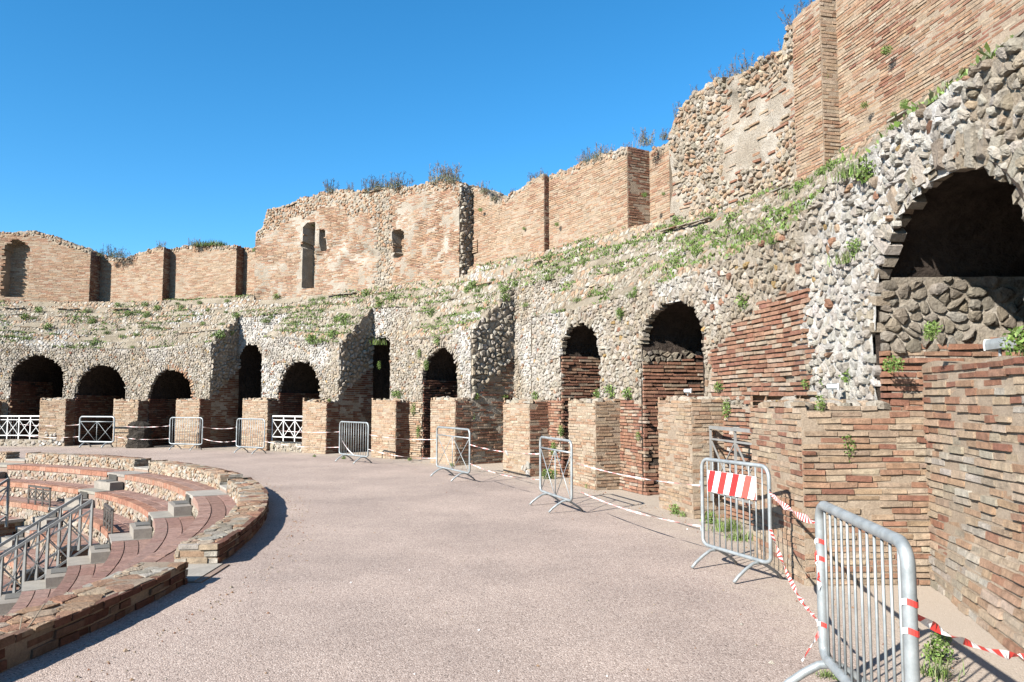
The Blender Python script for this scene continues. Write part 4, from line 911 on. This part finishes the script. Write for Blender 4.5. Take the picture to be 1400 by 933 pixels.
for (u, v) in ((480, 797), (655, 862), (682, 918), (567, 922), (830, 925), (940, 724), (560, 780)):
    c = G(u, v); mb = MB(); r = RNG.uniform(.007, .013); V = np.array([(math.cos(a)*r*RNG.uniform(.7, 1.2), math.sin(a)*r, z) for z, k in ((0, 1), (r*.6, 1)) for a in np.linspace(0, 5.2, 6)]+[(0, 0, r)])+c
    mb.add(V, [[i, (i+1) % 6, 6+(i+1) % 6, 6+i] for i in range(6)]+[[6+i, 6+(i+1) % 6, 12] for i in range(6)]); tag(mb.build('pebble', 'whitestone', None, tint=True), 'small loose pebble lying on the pink walkway', 'pebble', 'loose pebbles on the walkway')
# ------------------------------------------------------------------ plants
GRN = np.array([[.11, .19, .035], [.15, .24, .05], [.09, .15, .03], [.19, .27, .07], [.13, .18, .05]])
DRY = np.array([[.2, .2, .1], [.16, .17, .1], [.25, .22, .13], [.14, .16, .08], [.22, .18, .12]])
def leaves(n, rx, rz, sz, pal, hang=0., up=.3):
    P = RNG.normal(0, 1, (n, 3)); P /= np.linalg.norm(P, axis=1)[:, None]; P *= RNG.random((n, 1))**.45; P = P*np.array([rx, rx, rz])+np.array([0, 0, rz*(.75 if not hang else -.6)])
    cl = vn(P[:, 0]*7/rx*.2+9, P[:, 2]*6+P[:, 1]*5, 3); P = P*(.75+.45*cl[:, None])
    A = RNG.normal(0, 1, (n, 3)); A[:, 2] += up*2; A /= np.linalg.norm(A, axis=1)[:, None]; B = np.cross(A, RNG.normal(0, 1, (n, 3))); B /= np.linalg.norm(B, axis=1)[:, None]
    s_ = sz*RNG.uniform(.6, 1.4, (n, 1)); V = np.stack([P, P+A*s_*.5+B*s_*.32, P+A*s_, P+A*s_*.5-B*s_*.32], 1).reshape(-1, 3)
    F = (np.arange(n)[:, None]*4+np.arange(4)[None]); c = np.repeat(pick(pal, n), 4, 0); return V, F.tolist(), c
def blades(n, r, h, w_, pal, lean=.4):
    V, F, c = [], [], []
    for i in range(n):
        b = np.array([RNG.normal(0, r*.5), RNG.normal(0, r*.5), -.02]); a = RNG.uniform(0, 6.3); l = RNG.uniform(.1, lean)*h; hh = h*RNG.uniform(.5, 1.1); d = np.array([math.cos(a), math.sin(a), 0]); sd = np.array([-d[1], d[0], 0])*w_
        k = len(V); V += [b-sd, b+sd, b+d*l*.4+U3*hh*.6+sd*.8, b+d*l*.4+U3*hh*.6-sd*.8, b+d*l*1.2+U3*hh]; F += [[k, k+1, k+2, k+3], [k+3, k+2, k+4]]; c += [pick(pal, 1)[0]]*5
    return np.array(V), F, np.array(c)
def join(*parts):
    V, F, c, k = [], [], [], 0
    for v, f, cc_ in parts: V.append(v); F += [[i+k for i in q] for q in f]; c.append(cc_); k += len(v)
    return np.concatenate(V), F, np.concatenate(c)
def stalks(n, r, h, pal):
    V, F, c, k = [], [], [], 0; mb = MB()
    for i in range(n):
        b = np.array([RNG.normal(0, r*.5), RNG.normal(0, r*.5), -.05]); e = b+np.array([RNG.normal(0, .16)*h, RNG.normal(0, .16)*h, h*RNG.uniform(.45, 1.05)]); mb.tube([b, (b+e)/2+RNG.normal(0, .02, 3), e], .0055, 3, cap=False)
        for q in range(7): p_ = b+(e-b)*RNG.uniform(.35, 1); d_ = np.array([RNG.normal(0, 1), RNG.normal(0, 1), .9]); d_ *= RNG.uniform(.05, .12)/np.linalg.norm(d_); mb.tube([p_, p_+d_], .0055, 3, cap=False)
    V = np.concatenate(mb.V); return V, mb.F, np.tile(pal[0], (len(V), 1))*RNG.uniform(.8, 1.2, (len(V), 1))
PM = {'bush': [], 'grass': [], 'dry': [], 'hang': []}
for i in range(4):
    PM['bush'].append(mesh('leafy_weed', *join(leaves(320, .2, .17, .045, GRN), blades(12, .15, .22, .004, GRN)))); PM['grass'].append(mesh('grass_tuft', *join(blades(130, .2, .2, .006, np.concatenate([GRN, DRY[:2]]), .7), leaves(50, .15, .06, .03, GRN))))
    PM['dry'].append(mesh('dry_weed', *join(stalks(17, .3, .62, np.array([[.13, .1, .07]])), leaves(330, .3, .15, .035, np.concatenate([DRY, GRN[2:3]])), blades(40, .25, .35, .004, DRY)))); PM['hang'].append(mesh('hanging_plant', *leaves(340, .15, .3, .05, GRN, hang=1, up=-.3)))
for v in PM.values():
    for me in v: me.materials.append(M['leaf'])
ZON = [(93, 'at the far end'), (80, 'near the arched niche wall'), (69.4, 'around the third far arch'), (61, 'by the shaded recess with a tall arch'), (54, 'by the arch over the white railing'), (46, 'by the shaded brick recess'), (38, 'by the arch hung with plants'), (30, 'by the sunlit recess'), (21, 'by the smaller open arch'), (12, 'by the larger open arch'), (3.5, 'by the stepped red brick patch'), (-40, 'by the biggest arch')]
def zone(p): d_ = math.degrees(math.atan2(p[1]-C[1], p[0]-C[0])); return next((t_ for z_, t_ in ZON if d_ > z_), ZON[-1][1])
def plant(kind, p, s_, label, group, sz=1.):
    if group: label = label+' '+zone(p)
    o = bpy.data.objects.new(kind, PM[{'leafy_weed': 'bush', 'grass_tuft': 'grass', 'dry_weed': 'dry', 'hanging_plant': 'hang'}[kind]][int(RNG.integers(4))]); COL.objects.link(o)
    o.location = p; o.rotation_euler = (0, 0, RNG.uniform(0, 6.3)); o.scale = (s_, s_, s_*sz); return tag(o, label, 'plant', group)
# weeds on the skyline
for (u, s_) in [(145, .8), (157, .6), (258, .5), (130, .5), (210, .5), (457, .8), (510, .7), (522, .9), (535, .8), (552, 1.), (605, .9), (622, 1.), (632, .8), (676, .6), (728, .7), (742, .6), (795, .6), (806, .8), (822, .9), (838, .5), (884, .9), (912, .6), (938, .7), (962, .6), (990, .7), (1028, .9), (1062, .5), (1090, .6), (1105, .8), (1120, .7), (700, .4), (860, .5), (480, .5), (1010, .5), (660, .6)]:
    a = ang(u, RW); dense = 440 < u < 640; plant('dry_weed', pol(a, RW+RNG.uniform(-.02, .12)-(.4 if 352 < u < 640 else 0), float(ZSKY(a))-.03), s_*(.85 if u > 660 else 1.15), 'dry weed on the broken upper wall top', 'weeds on the wall tops')
for u in (262, 272, 282, 292): a = ang(u, RW); plant('grass_tuft', pol(a, RW+.15, float(ZSKY(a))), 1.2, 'yellow green grass tuft on the low far wall top', 'grass on the far wall top')
# weeds on the slope, arcade and upper walls, at the photograph's places
SLW = [(365, 440), (372, 436), (430, 470), (455, 462), (508, 465), (518, 470), (440, 468), (425, 468), (490, 392), (512, 386), (470, 440), (520, 420), (537, 412), (590, 432), (640, 400), (655, 398), (690, 400), (705, 392), (740, 360), (752, 355), (760, 372), (690, 410), (720, 418), (655, 428), (812, 405), (850, 430), (866, 405), (780, 375), (800, 362), (830, 350), (845, 345), (870, 335), (880, 330), (905, 330), (918, 318), (940, 330), (960, 320), (975, 300), (1000, 305), (1040, 320), (1060, 330), (1020, 330), (1080, 270), (1095, 262), (1110, 250), (1122, 240), (1130, 236), (1140, 232), (1160, 240), (1182, 238), (1190, 245), (1065, 300), (1050, 290), (980, 340), (955, 350), (925, 360), (900, 365), (985, 275), (912, 268), (886, 270), (1245, 150), (1230, 160), (1175, 345), (1165, 355), (1020, 420), (600, 470), (300, 462), (315, 458), (660, 290), (720, 315), (765, 310), (432, 310), (175, 432), (190, 428), (215, 425), (120, 427), (350, 345), (535, 320), (1245, 145), (1190, 148), (1220, 75), (1110, 80), (1136, 110)]
for (u, v) in SLW:
    P_, a_, r_ = hit(u, v); s_ = RNG.uniform(.5, .95)*(1.25 if u < 700 else .85)
    if r_ > RW-.2 or v < 200: P_ = P_-np.array([math.cos(a_), math.sin(a_), 0])*.1; plant('leafy_weed', P_, s_*.6, 'small green weed in the upper brickwork', 'weeds rooted in cracks')
    else: plant('leafy_weed' if RNG.random() < .7 else 'grass_tuft', P_+np.array([0, 0, -.02]), s_*1.05, 'green weed clump on the ruin slope', 'green weeds on the slope')
for (u, v, s_) in [(838, 540, 1.), (820, 543, .8), (860, 542, .8), (735, 545, .8), (548, 543, 1.), (540, 541, .8), (1165, 520, .8), (1130, 525, .6), (1222, 503, .7), (985, 533, .8), (1105, 527, .6), (450, 548, .4), (690, 545, .6), (650, 545, .7), (1275, 452, .55), (1272, 460, .4)]:
    P_, a_, r_ = hit(u, v); plant('leafy_weed', P_+np.array([0, 0, -.03]), s_*(.75 if u > 900 else .95), 'green leafy weed on a pier top', 'weeds on the pier tops')
plant('leafy_weed', np.array([*(WP0+wv*1.68+np.array([.1, 0])), 2.02]), .8, 'broad leaved green weed on the low wall beside the floodlight', None)
for (u, v, s_) in [(998, 560, .75), (1167, 612, .75), (1130, 555, .5), (760, 615, .9), (770, 590, .7), (650, 570, .5), (568, 560, 1.), (575, 590, 1.), (585, 500, .9), (575, 485, .8), (850, 430, .7), (872, 400, .6), (500, 480, .8), (520, 500, .8), (876, 597, .5), (480, 605, .6)]:
    P_, a_, r_ = hit(u, v); P_ = P_-np.array([math.cos(a_), math.sin(a_), 0])*.06; plant('hanging_plant', P_+np.array([0, 0, .15*s_]), s_*.6, 'green plant hanging on the masonry face', 'plants hanging on the masonry')
for (u, v, s_) in [(925, 703, .6), (938, 706, .6), (722, 648, .6), (735, 650, .8), (750, 655, .9), (762, 652, .7), (806, 668, .5), (970, 716, .7), (990, 726, .8), (1010, 738, .8), (1000, 722, .9), (1283, 905, .55), (1280, 925, .6), (1286, 880, .4), (618, 638, .4), (560, 630, .4), (1128, 925, .3), (1150, 930, .3), (470, 628, .4), (395, 608, .5), (408, 609, .5), (382, 608, .5), (430, 625, .3)]:
    plant('leafy_weed' if RNG.random() < .5 else 'grass_tuft', G(u, v)-np.array([0, 0, .01]), s_, 'low weed tuft at a pier foot', 'weeds at the pier feet')
for i in range(60):                                        # more small weeds along the ledges of the middle and far slope
    a = R_(RNG.uniform(24, 93)); r = RNG.uniform(RF+.1, RW-.1)
    if slhole(np.array(a*23), np.array(r)): continue
    p_ = Ssl(np.array([a*23]), np.array([r]), np.zeros(1))[0]; plant('grass_tuft' if i % 2 else 'leafy_weed', p_, RNG.uniform(.45, 1.05), 'green weed clump on the ruin slope', 'green weeds on the slope')
# uncounted ground cover on the slope
V, F, c, k = [], [], [], 0
n = 20000; aa = RNG.uniform(A_END, A_FAR, n); rr = RNG.uniform(RF, RW+.2, n); dn = fbm(aa*23*.9, rr*2.6, 51)+.12*vn(aa*5, rr, 3); keep = (dn > .605-.035*np.clip((np.degrees(aa)-30)/20, 0, 1)) & ~slhole(aa*23, rr); aa, rr = aa[keep], rr[keep]
X = Ssl(aa*23, rr, np.zeros(len(aa)))
for i in range(len(aa)):
    q = 8; b = X[i]+RNG.normal(0, .05, (q, 3))*np.array([1, 1, .2]); h_ = RNG.uniform(.03, .085, (q, 1)); ln_ = RNG.normal(0, .5, (q, 3))*h_; ln_[:, 2] = h_[:, 0]; sd = RNG.normal(0, .008, (q, 3))
    V.append(np.stack([b-sd, b+ln_*.55+sd*1.6, b+ln_, b+ln_*.5-sd*1.4], 1).reshape(-1, 3)); c.append(np.repeat(pick(np.concatenate([GRN, GRN, DRY]), q), 4, 0))
V = np.concatenate(V); F = np.arange(len(V)).reshape(-1, 4)
tag(obj('slope_grass', mesh('slope_grass', V, F, np.concatenate(c)), 'leaf'), 'short mixed green and dry grass over the stepped ruin slope', 'grass', kind='stuff')

V, F, c = [], [], []; k = 0
for i in range(2600):
    if RNG.random() < .75: a = RNG.uniform(A_END, A_FAR); r = RP-abs(RNG.normal(0, .22)) if RNG.random() < .8 else RNG.uniform(16, 21)
    else: a = RNG.uniform(R_(-30), R_(60)); r = 15.85+abs(RNG.normal(0, .2))
    z = RNG.uniform(.005, .014)*(1.6 if RNG.random() < .06 else 1); p = pol(a, r, .002); q = RNG.uniform(0, 6.3); P = np.array([(math.cos(q+e)*z*RNG.uniform(.7, 1.3), math.sin(q+e)*z*RNG.uniform(.7, 1.3), 0) for e in (0, 1.5, 3.1, 4.6)]+[(0, 0, z*.9)])+p
    V.append(P); F += [[k+j, k+(j+1) % 4, k+4] for j in range(4)]; k += 5; c.append(np.tile(pick(np.concatenate([GRY, TAN, RED[:2]]), 1)[0], (5, 1)))
tag(obj('grit', mesh('grit', np.concatenate(V), F, np.concatenate(c)), 'stone'), 'loose grit and crumbs along the edges of the walkway', 'grit', kind='stuff')
